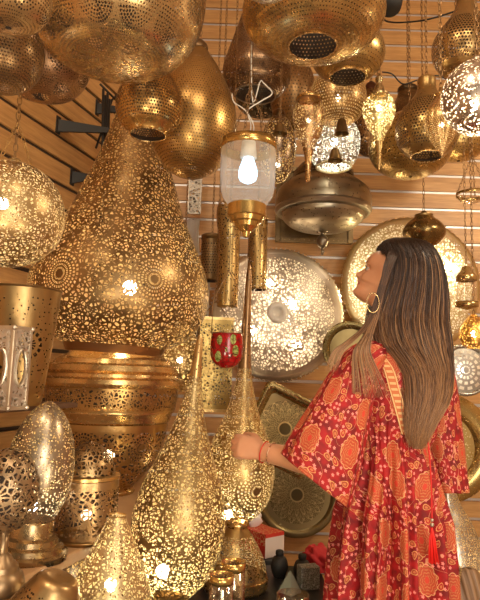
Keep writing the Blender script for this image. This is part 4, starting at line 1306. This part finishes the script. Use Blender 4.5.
nz, nt_ = 84, 72
rings = []
gs = lambda v, c_, s_: math.exp(-((v - c_) / s_) ** 2)
for i in range(nz + 1):
    z = .207 * i / nz
    f, bk, w_ = itp(front, z), itp(back, z), itp(width, z)
    mid_ = (f + bk) / 2 * .4 - .005
    ring = []
    for k in range(nt_):
        th = 2 * pi * k / nt_ + pi / nt_
        c_, s_ = cos(th), sin(th)
        ex = .86 if c_ > 0 else 1
        x = mid_ + ((f - mid_) if c_ > 0 else (mid_ - bk)) * (abs(c_) ** ex) * (1 if c_ > 0 else -1)
        y = w_ * s_
        if c_ > 0:
            # nose
            nose = (itp([(.058, 0), (.064, .006), (.068, .018), (.073, .026), (.080, .022), (.092, .014), (.104, .008), (.114, .001), (.12, 0)], z) if .058 < z < .12 else 0)
            x += nose * gs(y, 0, .009 + .006 * gs(z, .069, .008))
            x += .006 * gs(abs(y), .012, .006) * gs(z, .067, .006)
            # eye sockets, cheek, lips
            x -= .011 * gs(abs(y), .031, .014) * gs(z, .104, .010)
            x += .004 * gs(abs(y), .042, .016) * gs(z, .078, .016)
            if .038 < z < .062: x -= .012 * (1 - gs(y, 0, .026))
            x += .0025 * gs(abs(y), .028, .02) * gs(z, .119, .006)
        ring.append(body.verts.new(Hp(x, y, z)))
    rings.append(ring)
for a_, b_ in zip(rings, rings[1:]):
    for k in range(nt_): body.faces.new((a_[k], a_[(k + 1) % nt_], b_[(k + 1) % nt_], b_[k]))
body.faces.new(rings[0][::-1]); body.faces.new(rings[-1])
for sg in (-1, 1):
    limb(body, [(Hp(-.004, sg * .068, .074), .005, .008), (Hp(-.007, sg * .074, .085), .006, .011), (Hp(-.008, sg * .076, .097), .006, .012), (Hp(-.004, sg * .071, .107), .005, .009)], 12, hy)

# left arm reaching to the left of the frame
shL = T(357, 368, -.075); elL = Q(322, 464, 1.755); wrL = Q(264, 452, 1.86)
limb(body, [(shL + Vector((.03, .02, .01)), .052, .05), (shL + Vector((0, 0, -.03)), .050, .05), (shL.lerp(elL, .5), .042, .043), (elL, .037, .037)], 18)
limb(body, [(elL, .037, .037), (elL.lerp(wrL, .28), .039, .041), (elL.lerp(wrL, .65), .031, .034), (wrL, .025, .030)], 18, (0, 1, 0))
# right arm
shR = T(438, 368, .08); elR = T(450, 462, .11); wrR = T(408, 482, .25)
limb(body, [(shR + Vector((-.03, -.02, .01)), .052, .05), (shR, .05, .05), (shR.lerp(elR, .5), .042, .042), (elR, .036, .036)], 18)
limb(body, [(elR, .036, .036), (elR.lerp(wrR, .3), .037, .039), (elR.lerp(wrR, .7), .029, .031), (wrR, .024, .029)], 18)


def hand(bm, wr, along, backn, thumb_side, curl, nails):
    """palm, four curled fingers and a thumb; backn = normal on the back of the hand"""
    a = Vector(along).normalized(); n_ = (Vector(backn) - a * Vector(backn).dot(a)).normalized(); t_ = a.cross(n_) * thumb_side
    limb(bm, [(wr - a * .01, .026, .021), (wr + a * .02, .031, .019), (wr + a * .05, .039, .017), (wr + a * .078, .039, .014)], 20, t_)
    for k, (w_, L, st) in enumerate(((.029, .070, .078), (.0095, .078, .082), (-.010, .073, .079), (-.0285, .058, .072))):
        p = wr + a * (st - .02) + t_ * w_ * .85
        d = (a + t_ * (w_ * 2.0)).normalized()
        pts = [(p, .0095, .0095)]
        p = wr + a * st + t_ * w_; pts.append((p, .0098, .0098))
        ang = 0
        for seg_, f in enumerate((.45, .30, .25)):
            ang += curl[seg_] * (1 + .10 * k)
            dd = d * cos(ang) - n_ * sin(ang)
            p = p + dd * (L * f); pts.append((p, .0085 - .0008 * seg_, .0085 - .0008 * seg_))
        limb(bm, pts, 10, t_)
        nails.append((p + n_ * .0, dd))
    p = wr + a * .018 + t_ * .022 - n_ * .004
    pts = [(p, .013, .012)]
    for f, q in ((.034, (a * .75 + t_ * .62 - n_ * .25)), (.026, (a * .9 + t_ * .22 - n_ * .45)), (.022, (a * .92 - t_ * .05 - n_ * .5))):
        p = p + q.normalized() * f; pts.append((p, .0105 if f > .03 else .0093, .0105 if f > .03 else .0093))
    limb(bm, pts, 12, n_)


nails = []
along = (Q(238, 445, 1.885) - wrL)
hand(body, wrL, along, (-.25, -.88, .40), 1, (.50, .95, .7), nails)
hand(body, wrR, Vector((-.8, .2, -.3)), (0, .6, .8), -1, (.5, .6, .4), nails)
# legs and feet
for sg in (1, -1):
    hp_ = T(392, 505) + Ld * (.062 * sg); kn = hp_.copy(); kn.z = .47; kn += Fd * .015; an = kn.copy(); an.z = .09; an -= Fd * .03
    limb(body, [(hp_, .062, .066), (hp_.lerp(kn, .5), .058, .060), (kn, .052, .055), (kn.lerp(an, .3), .050, .056), (kn.lerp(an, .75), .034, .037), (an, .030, .034)], 20, Ld)
    limb(body, [(an - Fd * .03 - Up * .045, .028, .030), (an + Fd * .03 - Up * .045, .034, .036), (an + Fd * .11 - Up * .065, .042, .020), (an + Fd * .17 - Up * .072, .034, .013)], 18, Ld)
bo = remesh(body, .0042, 3)
skin = NM('warm_skin')
sc_ = skin.ramp(skin.noise(14, 3), [(.3, (.60, .27, .14)), (.7, (.70, .34, .19))])
sb = skin.bsdf(Base_Color=sc_, Roughness=.42)
sb.inputs['Subsurface Weight'].default_value = .12
sb.inputs['Subsurface Radius'].default_value = (.012, .005, .003)
skin.end(sb.outputs[0])
lipm = simple('rose_lips', (.50, .12, .09), .4)
bo.verts.ensure_lookup_table()
for f in bo.faces:
    v = f.calc_center_median() - hc
    x, y, z = v.dot(hx), v.dot(hy), v.dot(hzv) + .095
    if x > .074 and abs(y) < .024 and abs(z - .0495) < .009 - .22 * abs(y): f.material_index = 1
link('body', bo, [skin.m, lipm], person)
# eyes, brows, lashes
eyew = NM('eye'); ex_, ey_, ez_ = eyew.sep(eyew.tc.outputs['Object'])
rr_ = (ey_ * ey_ + ez_ * ez_).sq()
ec_ = eyew.mix(rr_.lt(.0078) * ex_.gt(0), (.36, .28, .22), eyew.mix(rr_.lt(.0026), (.10, .05, .02), (.01, .01, .01)))
eyew.end(eyew.bsdf(Base_Color=ec_, Roughness=.1).outputs[0])
hmat = Matrix((hx, hy, hzv)).transposed().to_4x4()
dkh = simple('dark_brow_hair', (.045, .022, .012), .7)
for sg in (-1, 1):
    bm = bmesh.new(); bmesh.ops.create_uvsphere(bm, u_segments=20, v_segments=14, radius=.0112)
    o = link('eyeball', bm, eyew.m, person); o.matrix_local = Matrix.Translation(Hp(.0672, sg * .0305, .1035)) @ hmat @ Matrix.Rotation(radians(-12), 4, 'Y')
    bm = bmesh.new(); bmesh.ops.create_uvsphere(bm, u_segments=24, v_segments=16, radius=.0128)
    bmesh.ops.delete(bm, geom=[v for v in bm.verts if v.co.z < .0042 * (1 if v.co.x > 0 else 0) and v.co.z > -.0062 and v.co.x > 0], context='VERTS')
    o = link('eyelid', bm, skin.m, person); o.matrix_local = Matrix.Translation(Hp(.0672, sg * .0305, .1035)) @ hmat
    lid = [Hp(.0705 + .0128 * cos(a_) * cos(.45), sg * (.031 + .0128 * sin(a_)), .1035 + .0055 * cos(a_) + .001) for a_ in [radians(-75 + 150 * k / 12) for k in range(13)]]
    link('eyelashes', tube_bm(lid, [.0006 + .0013 * sin(pi * k / 12) for k in range(13)], 6), dkh, person)
    br_ = [Hp(.0925 - .03 * (k / 8) ** 2 - .003, sg * (.012 + .036 * k / 8), .121 + .005 * sin(pi * k / 8 * .8)) for k in range(9)]
    link('eyebrow', tube_bm(br_, [.0012 + .0022 * sin(pi * (k + 1) / 10) for k in range(9)], 6), dkh, person)
# earring
ep = Q(373, 293, 1.735) + Vector((0, .010, 0))
bm = bmesh.new()
rE = 9.5 * SW
tube_bm([ep + Vector((rE * .62 * cos(q), -.010, -rE * 1.0 + rE * sin(q))) for q in [2 * pi * k / 32 for k in range(32)]], .0014, 6, bm, closed=True)
link('hoop_earring', bm, brass('earring_gold', (.95, .72, .35), .2), person)
# bracelets and hair tie
fa = (wrL - elL).normalized()
def band_on_arm(nm, t_, r1, r2, m):
    c_ = elL.lerp(wrL, t_); u = Vector((0, 1, 0)); u = (u - fa * u.dot(fa)).normalized(); v = fa.cross(u)
    bm = tube_bm([c_ + u * (r1 * cos(q)) + v * (r2 * sin(q)) + fa * .004 * sin(q) for q in [2 * pi * k / 36 for k in range(36)]], .0018 if m is not dkh else .004, 6, closed=True)
    link(nm, bm, m, person)
band_on_arm('thread_bracelet', .99, .0285, .0335, simple('red_thread', (.65, .03, .02), .6))
band_on_arm('chain_bracelet', .86, .0295, .034, brass('bracelet_gold', (.95, .62, .42), .25))

# ---------------------------------------------------------------- dress
dr = NM('red_paisley_cotton')
uv = dr.tc.outputs['UV']


def motif(scale, rnd, vec=None):
    v = dr.vor(scale, 'F1', rnd=rnd, dim='2D', vec=vec or uv)
    px_, py_, _ = dr.sep(v.outputs['Position']); u_, v_, _ = dr.sep(vec or uv)
    cr_, cg_, cb_ = dr.sep(v.outputs['Color'])
    # position output is in scaled space of the texture: bring back to metres
    return u_ - px_, v_ - py_, X(dr.nt, v.outputs['Distance']) / scale, cr_, cg_


red = dr.ramp(dr.noise(30, 2, uv), [(.35, (.17, .002, .003)), (.65, (.40, .005, .007))])
# small star flowers
dx, dy, d, c1, c2 = motif(60, .7)
ang = dy.at2(dx)
fl_ = (dx * dx + dy * dy).sq().lt((ang * 2.5).cos().ab() * .0026 + .0024) * c1.gt(.40)
col_ = dr.mix(fl_, red, (.80, .24, .20))
# trailing pale vines
wv = dr.noise(9, 1, uv)
vine = ((wv * 7).fr() - .5).ab().lt(.012)
col_ = dr.mix(vine * .8, col_, (.70, .30, .16))
# paisleys, teardrops with gold outline
dx, dy, d, c1, c2 = motif(24, .75)
a_ = c1 * 6.28
ux = dx * a_.cos() + dy * a_.sin(); uy = dy * a_.cos() - dx * a_.sin()
uy2 = uy + ux * ux * 18
w_ = (ux * .55 + .0115).mx(.001)
q_ = ((ux * ux) * .75 + (uy2 * uy2) * 1.9 * (.0115 / 1) / w_).sq()
inner = q_.lt(.0080) * c2.gt(.04); outer = q_.lt(.0105) * c2.gt(.04)
core = q_.lt(.0042) * c2.gt(.04)
col_ = dr.mix(outer, col_, (.62, .27, .09))
col_ = dr.mix(inner, col_, dr.mix(c1.gt(.5), (.34, .05, .02), (.42, .010, .012)))
col_ = dr.mix(core, col_, (.55, .17, .06))
# big medallions
dx, dy, d, c1, c2 = motif(7.8, .42)
ang = dy.at2(dx)
rad = (dx * dx * 1.5 + dy * dy * .75).sq()
edge = (ang * 6).cos().ab() * .004 + .030
ins = rad.lt(edge)
ri = (rad * 130 + (ang * 8).cos() * .25).fr()
med = dr.mix(ri.lt(.42), (.43, .055, .018), (.52, .165, .06))
med = dr.mix(rad.lt(.008), med, (.60, .04, .02))
lat = ((ang * 12).cos() * (rad * 420).sin()).gt(.35)
med = dr.mix(lat * .7, med, (.50, .06, .02))
col_ = dr.mix(ins, col_, med)
hal = (rad - edge - .003).ab().lt(.0014)
col_ = dr.mix(hal, col_, (.62, .28, .12))
db = dr.bsdf(Base_Color=col_, Roughness=.75)
db.inputs['Sheen Weight'].default_value = .0
dr.end(db.outputs[0])
bord = NM('orange_gold_border')
u_, v_, _ = bord.sep(bord.tc.outputs['UV'])
bc = bord.mix(((v_ * 55).fr() - .5).ab().lt(.2) * ((u_ - .5).ab().lt(.3)), (.60, .16, .05), (.72, .46, .20))
bc = bord.mix((u_ - .5).ab().gt(.38), bc, (.78, .50, .22))
bord.end(bord.bsdf(Base_Color=bc, Roughness=.7).outputs[0])

rows = [(337, 388, 398, .055), (341, 376, 412, .075), (347, 359, 431, .092), (356, 350, 441, .104), (370, 348, 446, .112), (390, 348, 447, .116), (410, 348, 446, .112), (428, 349, 442, .104), (438, 351, 438, .100),
        (444, 352, 434, .104), (458, 350, 436, .120), (480, 346, 438, .142), (505, 340, 441, .160), (530, 337, 443, .172), (560, 334, 445, .182), (600, 332, 447, .19), (650, 330, 450, .20), (720, 326, 454, .215), (790, 322, 458, .23)]
rows = [(zz(a), Q(b, a).x, Q(c_, a).x, d_) for a, b, c_, d_ in rows]
rows = [r for r in rows if r[0] > .07]
rows_s = catmull(rows, 8)
zw = zz(441)
NT = 260


def fold(th, z):
    if z > zw + .14: return 0
    k = min(1, max(0, (zw + .02 - z) / .25))
    above = max(0, 1 - abs(z - zw) / .13)
    if z < zw: above = above
    g = .010 * k + .0035 * above * (sin(38 * th) + .6 * sin(61 * th + 1))
    lo = k * (.013 * sin(11 * th + .8 + 1.2 * (z - zw)) + .009 * sin(19 * th + 2.1) + .006 * sin(31 * th + .5 - 3 * (z - zw)))
    return g + lo * (1 + .6 * k)


def dpoint(th, row, off=0.0):
    z, x0, x1, b_ = row
    a_ = (x1 - x0) / 2 - .012; cx_ = (x0 + x1) / 2
    f = fold(th, z) + off
    return Vector((cx_ + (a_ - .008 + f) * cos(th), (b_ + f) * sin(th), z))


bm = bmesh.new(); uvl = bm.loops.layers.uv.verify()
arc = [0]
for a_, b_ in zip(rows_s, rows_s[1:]): arc.append(arc[-1] + math.dist((a_[0], a_[3]), (b_[0], b_[3])))
grid = [[bm.verts.new(dpoint(pi / 2 + 2 * pi * k / NT, r)) for k in range(NT)] for r in rows_s]
US = []
for row in grid:
    a_ = [0.0]
    for k in range(NT): a_.append(a_[-1] + (row[(k + 1) % NT].co - row[k].co).length)
    h_ = a_[NT // 2]; US.append([v - h_ for v in a_])
for i in range(len(grid) - 1):
    for k in range(NT):
        k2 = (k + 1) % NT
        f = bm.faces.new((grid[i][k], grid[i + 1][k], grid[i + 1][k2], grid[i][k2]))
        for l, (kk, ii) in zip(f.loops, ((k, i), (k, i + 1), (k + 1, i + 1), (k + 1, i))): l[uvl].uv = (US[ii][kk] + 3, -arc[ii])
dress = link('dress', bm, dr.m, person)
dress.modifiers.new('thickness', 'SOLIDIFY').thickness = .0015


def sleeve(stations, name, amp, nf, uoff, open_n):
    """stations (centre, radius a across u, radius b, u axis); cuffs ruffled"""
    bm = bmesh.new(); uvl = bm.loops.layers.uv.verify()
    st = catmull([(*c_, a_, b_) for c_, a_, b_ in stations], 10)
    N = len(st); rings = []; ar = [0]
    for i, q in enumerate(st):
        p = Vector(q[:3]); t_ = (Vector(st[min(i + 1, N - 1)][:3]) - Vector(st[max(i - 1, 0)][:3])).normalized()
        k_ = i / (N - 1)
        t_ = (t_ * (1 - k_ ** 2) + open_n * k_ ** 2).normalized()
        u = Vector((0, 1, 0)); u = (u - t_ * u.dot(t_)).normalized(); v = t_.cross(u)
        ring = []
        for k in range(120):
            th = 2 * pi * k / 120
            f = 1 + amp * (k_ ** 1.3) * (sin(nf * th + 1.5 * k_) + .5 * sin((nf * 2 + 1) * th)) + .03 * min(1, 8 * abs(1 - k_)) * sin(14 * th) * (1 - k_)
            ring.append(bm.verts.new(p + u * (q[3] * f * cos(th)) + v * (q[4] * f * sin(th))))
        rings.append(ring)
        if i: ar.append(ar[-1] + (p - Vector(st[i - 1][:3])).length)
    for i in range(N - 1):
        for k in range(120):
            k2 = (k + 1) % 120
            f = bm.faces.new((rings[i][k], rings[i + 1][k], rings[i + 1][k2], rings[i][k2]))
            for l, (kk, ii) in zip(f.loops, ((k, i), (k, i + 1), (k + 1, i + 1), (k + 1, i))): l[uvl].uv = (uoff + .72 * kk / 120, -ar[ii])
    bmesh.ops.recalc_face_normals(bm, faces=bm.faces)
    o = link(name, bm, dr.m, dress)
    o.modifiers.new('thickness', 'SOLIDIFY').thickness = .0015
    return o


yl = -.085
sleeve([(T(380, 352, -.02), .05, .03), (T(364, 362, yl * .8), .068, .062), (T(350, 388, yl), .074, .078), (T(339, 418, yl - .01), .082, .096), (T(327, 450, yl - .02), .088, .114), (T(316, 481, yl - .02), .094, .126)],
       'sleeve', .055, 5, 2.3, Vector((-.58, 0, -.81)))
sleeve([(T(420, 354, .03), .05, .03), (T(433, 368, .07), .066, .056), (T(438, 395, .08), .072, .062), (T(441, 430, .09), .080, .066), (T(444, 462, .10), .088, .068), (T(446, 488, .10), .094, .068)],
       'sleeve', .05, 5, 4.1, Vector((.02, 0, -1)))

# V shaped yoke borders down the back
def border(pts, wdt, name):
    """pts (theta, z): a ribbon laid 3 mm above the cloth"""
    bm = bmesh.new(); uvl = bm.loops.layers.uv.verify()
    P_ = catmull(pts, 8); prev = None; L = 0
    for i, (th, z) in enumerate(P_):
        r_ = min(rows_s, key=lambda q: abs(q[0] - z)); 
        # interpolate the row
        hi = max([q for q in rows_s if q[0] >= z] or [rows_s[0]], key=lambda q: -q[0]); lo = max([q for q in rows_s if q[0] < z] or [rows_s[-1]], key=lambda q: q[0])
        t_ = 0 if hi[0] == lo[0] else (hi[0] - z) / (hi[0] - lo[0])
        row = tuple(a_ + (b_ - a_) * t_ for a_, b_ in zip(hi, lo)); row = (z,) + row[1:]
        c_ = dpoint(th, row, .004)
        dth = wdt / .12
        vs = [bm.verts.new(dpoint(th + dth * (q - 1), row, .005)) for q in range(3)]
        if prev:
            l2 = L + (c_ - pc).length
            for q in range(2):
                f = bm.faces.new((prev[q], vs[q], vs[q + 1], prev[q + 1]))
                for l, u in zip(f.loops, ((q / 2, L), (q / 2, l2), ((q + 1) / 2, l2), ((q + 1) / 2, L))): l[uvl].uv = u
            L = l2
        prev, pc = vs, c_
    return link(name, bm, bord.m, dress)


def th_of(px, py):
    """angle on the near side of the dress seen at that place"""
    p = Q(px, py, YW - .09); z = p.z
    r_ = min(rows_s, key=lambda q: abs(q[0] - z))
    c_ = max(-.97, min(.97, (p.x - (r_[1] + r_[2]) / 2) / ((r_[2] - r_[1]) / 2)))
    return -math.acos(c_), z


border([th_of(375, 345), th_of(383, 365), th_of(391, 390), th_of(399, 415), th_of(405, 434)], .013, 'yoke_border')
border([th_of(428, 347), th_of(423, 370), th_of(417, 395), th_of(411, 418), th_of(407, 434)], .011, 'yoke_border')
# waist cord and tassel
cm = simple('red_cord', (.60, .015, .012), .6)
th0, z0 = th_of(427, 441)
pz = lambda px, py, o_: Q(px, py, YW - .19 + o_)
cp = [pz(428, 442, .06), pz(430, 462, .03), pz(431.5, 490, -.005), pz(432, 524, -.025)]
link('waist_cord', tube_bm(catmull([tuple(v) for v in cp], 6), .0022, 6), cm, dress)
bm = bmesh.new()
tp = cp[-1]
for k in range(80):
    a_ = 2 * pi * k / 80 * 3; r_ = .004 + .010 * ((k * 7) % 10) / 10
    tube_bm([tp + Vector((0, 0, -.010)), tp + Vector((r_ * .6 * cos(a_), r_ * .6 * sin(a_), -.04)), tp + Vector((r_ * cos(a_) + .003, r_ * sin(a_), -.095 - .003 * (k % 3)))], .0017, 4, bm)
ts = link('tassel', bm, simple('bright_red_silk', (.80, .015, .010), .5), dress)
bm = bmesh.new(); bmesh.ops.create_uvsphere(bm, u_segments=12, v_segments=8, radius=.006, matrix=Matrix.Translation(tp + Vector((0, 0, -.002))))
bmesh.ops.create_uvsphere(bm, u_segments=12, v_segments=8, radius=.005, matrix=Matrix.Translation(tp + Vector((0, 0, .010))))
link('bead', bm, brass('tassel_bead', PALE, .3), dress)

# ---------------------------------------------------------------- hair
hm = NM('brown_hair_with_blonde_ends')
u_, v_, _ = hm.sep(hm.tc.outputs['UV'])
tt = (v_ + (u_ - .5) * .55)
hcol = hm.ramp(tt, [(.20, (.030, .013, .007)), (.45, (.085, .036, .016)), (.68, (.20, .090, .038)), (.95, (.38, .19, .08))])
hcol = hm.mix((u_ * 7.3).fr().gt(.90) * v_.gt(.22), hcol, (.34, .18, .08))
hb = hm.bsdf(Base_Color=hcol, Roughness=.38)
hb.inputs['Specular IOR Level'].default_value = .6
hm.end(hb.outputs[0])
# levels: (y px, left px, right px, half depth m, depth offset)
LV = [(241, 390, 410, .028, -.0), (247, 379, 424, .070, -.0), (262, 384, 433, .092, 0), (280, 382, 438, .098, 0), (300, 376, 441, .092, .0), (322, 371, 442, .085, -.01), (345, 377, 446, .080, -.04), (370, 400, 449, .060, -.085), (396, 406, 446, .045, -.11), (415, 407, 437, .032, -.12), (432, 409, 428, .022, -.125), (448, 412, 423, .010, -.125)]
LV = [(Q(395, a, YW + o_).z, Q(b, a, YW + o_ - .0).x, Q(c_, a, YW + o_).x, d_, o_) for a, b, c_, d_, o_ in LV]
LVs = catmull(LV, 8)
NL = len(LVs)


def hpos(t_, phi, sc=1.0, jx=0):
    f = t_ * (NL - 1); i = min(int(f), NL - 2); f -= i
    z, x0, x1, d_, o_ = [a_ + (b_ - a_) * f for a_, b_ in zip(LVs[i], LVs[i + 1])]
    return Vector(((x0 + x1) / 2 + (x1 - x0) / 2 * sc * cos(phi) + jx, o_ - .024 * max(0, 1 - t_ * 2) - d_ * sc * math.copysign(abs(sin(phi)) ** (.5 if t_ < .55 else .75), sin(phi)), z))


bm = bmesh.new(); uvl = bm.loops.layers.uv.verify()
NP = 64
g_ = [[bm.verts.new(hpos(i / 59, 2 * pi * k / NP, .93 - .0 * i, 0)) for k in range(NP)] for i in range(60)]
for i in range(59):
    for k in range(NP):
        f = bm.faces.new((g_[i][k], g_[i + 1][k], g_[i + 1][(k + 1) % NP], g_[i][(k + 1) % NP]))
        for l, ii in zip(f.loops, (i, i + 1, i + 1, i)): l[uvl].uv = (.35, ii / 59 * .75)
bm.faces.new(g_[0][::-1])
bmesh.ops.recalc_face_normals(bm, faces=bm.faces)
hair = link('hair', bm, hm.m, person)


def strand(bm, uvl, pts, r, u):
    n0 = len(bm.faces)
    N = len(pts)
    rr = [r * min(1, .35 + 3 * k / N) * (1 if k < N * .7 else max(.12, 1 - (k - N * .7) / (N * .32))) for k in range(N)]
    tube_bm(pts, rr, 4, bm, caps=False)
    bm.faces.ensure_lookup_table()
    for j, f in enumerate(bm.faces[n0:]):
        i = j // 4
        for l in f.loops: l[uvl].uv = (u, i / N)


random.seed(11)
bm = bmesh.new(); uvl = bm.loops.layers.uv.verify()
for k in range(1700):
    phi = random.uniform(-.35, pi + .35) if random.random() < .85 else random.uniform(0, 2 * pi)
    sc = random.uniform(.93, 1.03) if random.random() < .9 else random.uniform(1.0, 1.08)
    t_end = random.uniform(.80, 1.0) if random.random() < .8 else random.uniform(.6, .85)
    t0 = random.uniform(0, .06)
    w1, w2, am = random.uniform(0, 6.28), random.uniform(1.5, 3.5), random.uniform(.002, .012)
    dph = random.uniform(-.18, .18)
    pts = []
    for i in range(22):
        q = t0 + (t_end - t0) * i / 21
        pts.append(hpos(q, phi + dph * q, sc, am * sin(w1 + w2 * q * 3) * q * 1.5))
    strand(bm, uvl, pts, random.uniform(.0006, .0014), random.random())
link('hair_strands', bm, hm.m, hair)
# front locks swept over the left shoulder
bm = bmesh.new(); uvl = bm.loops.layers.uv.verify()
for k in range(190):
    j = random.uniform(-1, 1); e = random.random()
    if k < 120:
        w = [(397 + 6 * j, 246, 1.775), (389 + 5 * j, 264, 1.742), (382 + 3 * j, 290, 1.742), (375 + 4 * j, 315, 1.745), (368 + 5 * j, 335, 1.735), (362 + 9 * j, 352, 1.70), (368 + 16 * j, 380, 1.685 ), (372 + 20 * j, 398, 1.69)]
        if e < .4: w = w[:5 + (k % 2)]
    else:
        w = [(394 + 5 * j, 250, 1.762), (386 + 4 * j, 275, 1.742), (374 + 3 * j, 310, 1.742), (364 + 3 * j, 328, 1.72), (350 + 4 * j, 341, 1.70), (338 + 6 * j, 352, 1.69), (331 + 6 * j, 368 + 6 * e, 1.69)]
    pts = catmull([tuple(Q(a_, b_, y_)) for a_, b_, y_ in w], 6)
    strand(bm, uvl, pts, random.uniform(.0006, .0013), random.random())
link('front_locks', bm, hm.m, hair)
# crown: hair drawn back from the forehead
bm = bmesh.new(); uvl = bm.loops.layers.uv.verify()
for k in range(260):
    y_ = random.uniform(-.062, .062)
    zf = .165 - .9 * abs(y_) * abs(y_) / .065
    xs = .078 - abs(y_) * .35
    pts = []
    lift = random.uniform(.004, .016)
    for i in range(16):
        a_ = i / 15
        # over the skull from hairline to the back
        an = radians(48 + 112 * a_)
        x = .098 * cos(an) - .004; z = .108 + (.106) * sin(an)
        rr = 1 - (abs(y_) / .078) ** 2
        z = .108 + (z - .108) * sqrt(max(.05, rr)) ; x = x * sqrt(max(.2, rr))
        p = Hp(x + lift * cos(an), y_ * (1 + .15 * sin(an)), z + lift * sin(an))
        pts.append(p)
    strand(bm, uvl, pts, random.uniform(.0012, .0024), random.random() * .8)
link('crown_hair', bm, hm.m, hair)

# brown bag hanging behind her on the right
c = P(469, 592, 2.0)
t = thing('shoulder_bag', 'brown ribbed bag with a gold beaded strap behind the skirt at the lower right', 'bag', c)
bgm = NM('ribbed_brown_leather'); x, y, z = bgm.sep(bgm.tc.outputs['Object'])
rb_ = (x * 260 + z * 60).sin()
bb = bgm.bsdf(Base_Color=bgm.mix(rb_.gt(.2), (.20, .105, .05), (.30, .17, .09)), Roughness=.5); bgm.nt.links.new(bgm.bump(rb_, .002, .7), bb.inputs['Normal']); bgm.end(bb.outputs[0])
pr = [(.075, .010), (.07, .03), (.04, .05), (-.02, .066), (-.09, .068), (-.13, .05), (-.14, .001)]
o = link('pouch', lathe_bm(catmull(pr, 5), 40, 14, .05), bgm.m, t); o.scale = (.9, .55, 1)
bm = bmesh.new()
for k in range(26):
    a_ = pi * k / 25
    bmesh.ops.create_icosphere(bm, subdivisions=1, radius=.0042, matrix=Matrix.Translation((-.035 - .012 * sin(a_), -.028, .085 - .20 * k / 25)))
link('beaded_strap', bm, brass('strap_bead', (.85, .6, .25), .3), t)
bm = bmesh.new(); tube_bm([(-.035, -.01, .07), (-.045, .0, .14), (-.055, .03, .25), (-.06, .08, .45)], .004, 8, bm)
link('strap', bm, bgm.m, t)

# ------------------------------------------------------------------ light
w = bpy.data.worlds.new('shop_surroundings'); scene.world = w; w.use_nodes = True
nt = w.node_tree; bg = nt.nodes['Background']
tcw = nt.nodes.new('ShaderNodeTexCoord'); nzw = nt.nodes.new('ShaderNodeTexNoise'); nzw.inputs['Scale'].default_value = 2.2
nt.links.new(tcw.outputs['Generated'], nzw.inputs['Vector'])
rp = nt.nodes.new('ShaderNodeValToRGB'); nt.links.new(nzw.outputs[0], rp.inputs[0])
rp.color_ramp.elements[0].position = .35; rp.color_ramp.elements[0].color = (.10, .06, .03, 1)
rp.color_ramp.elements[1].position = .65; rp.color_ramp.elements[1].color = (.95, .76, .52, 1)
nt.links.new(rp.outputs[0], bg.inputs[0]); bg.inputs[1].default_value = .78


def area(name, loc, target, size, power, col, sy=None):
    l = bpy.data.lights.new(name, 'AREA'); l.energy = power; l.color = col; l.size = size
    if sy: l.shape = 'RECTANGLE'; l.size_y = sy
    o = bpy.data.objects.new(name, l); C.objects.link(o); o.location = loc
    o.rotation_euler = (Vector(target) - Vector(loc)).to_track_quat('-Z', 'Y').to_euler()
    return o


area('overhead_fill', (.4, -.3, 3.45), (.1, 2.2, 1.0), .8, 26, (1, .86, .66))  # unseen overhead light, added so the brass has something to reflect
area('overhead_fill_left', (-.7, .1, 3.3), (-.1, 2.4, 1.2), .3, 16, (1, .84, .60))  # second unseen overhead light added for highlights on the metal
area('front_fill', (.9, -1.5, 1.5), (.1, 2.4, 1.2), 1.1, 40, (1, .92, .80), 1.4)  # unseen main light added behind the camera to brighten the lower wall
area('right_fill', (1.9, 1.3, 2.6), (.5, 2.9, 1.0), .3, 20, (1, .84, .6))  # unseen area light added from the right
area('low_fill', (-.35, -.35, .75), (.0, 1.9, 2.0), .35, 12, (1, .86, .62))  # added low light aimed up at the lantern undersides
area('low_fill', (.75, .1, .6), (.3, 2.0, 1.9), .3, 9, (1, .86, .62))  # another added low light, further right
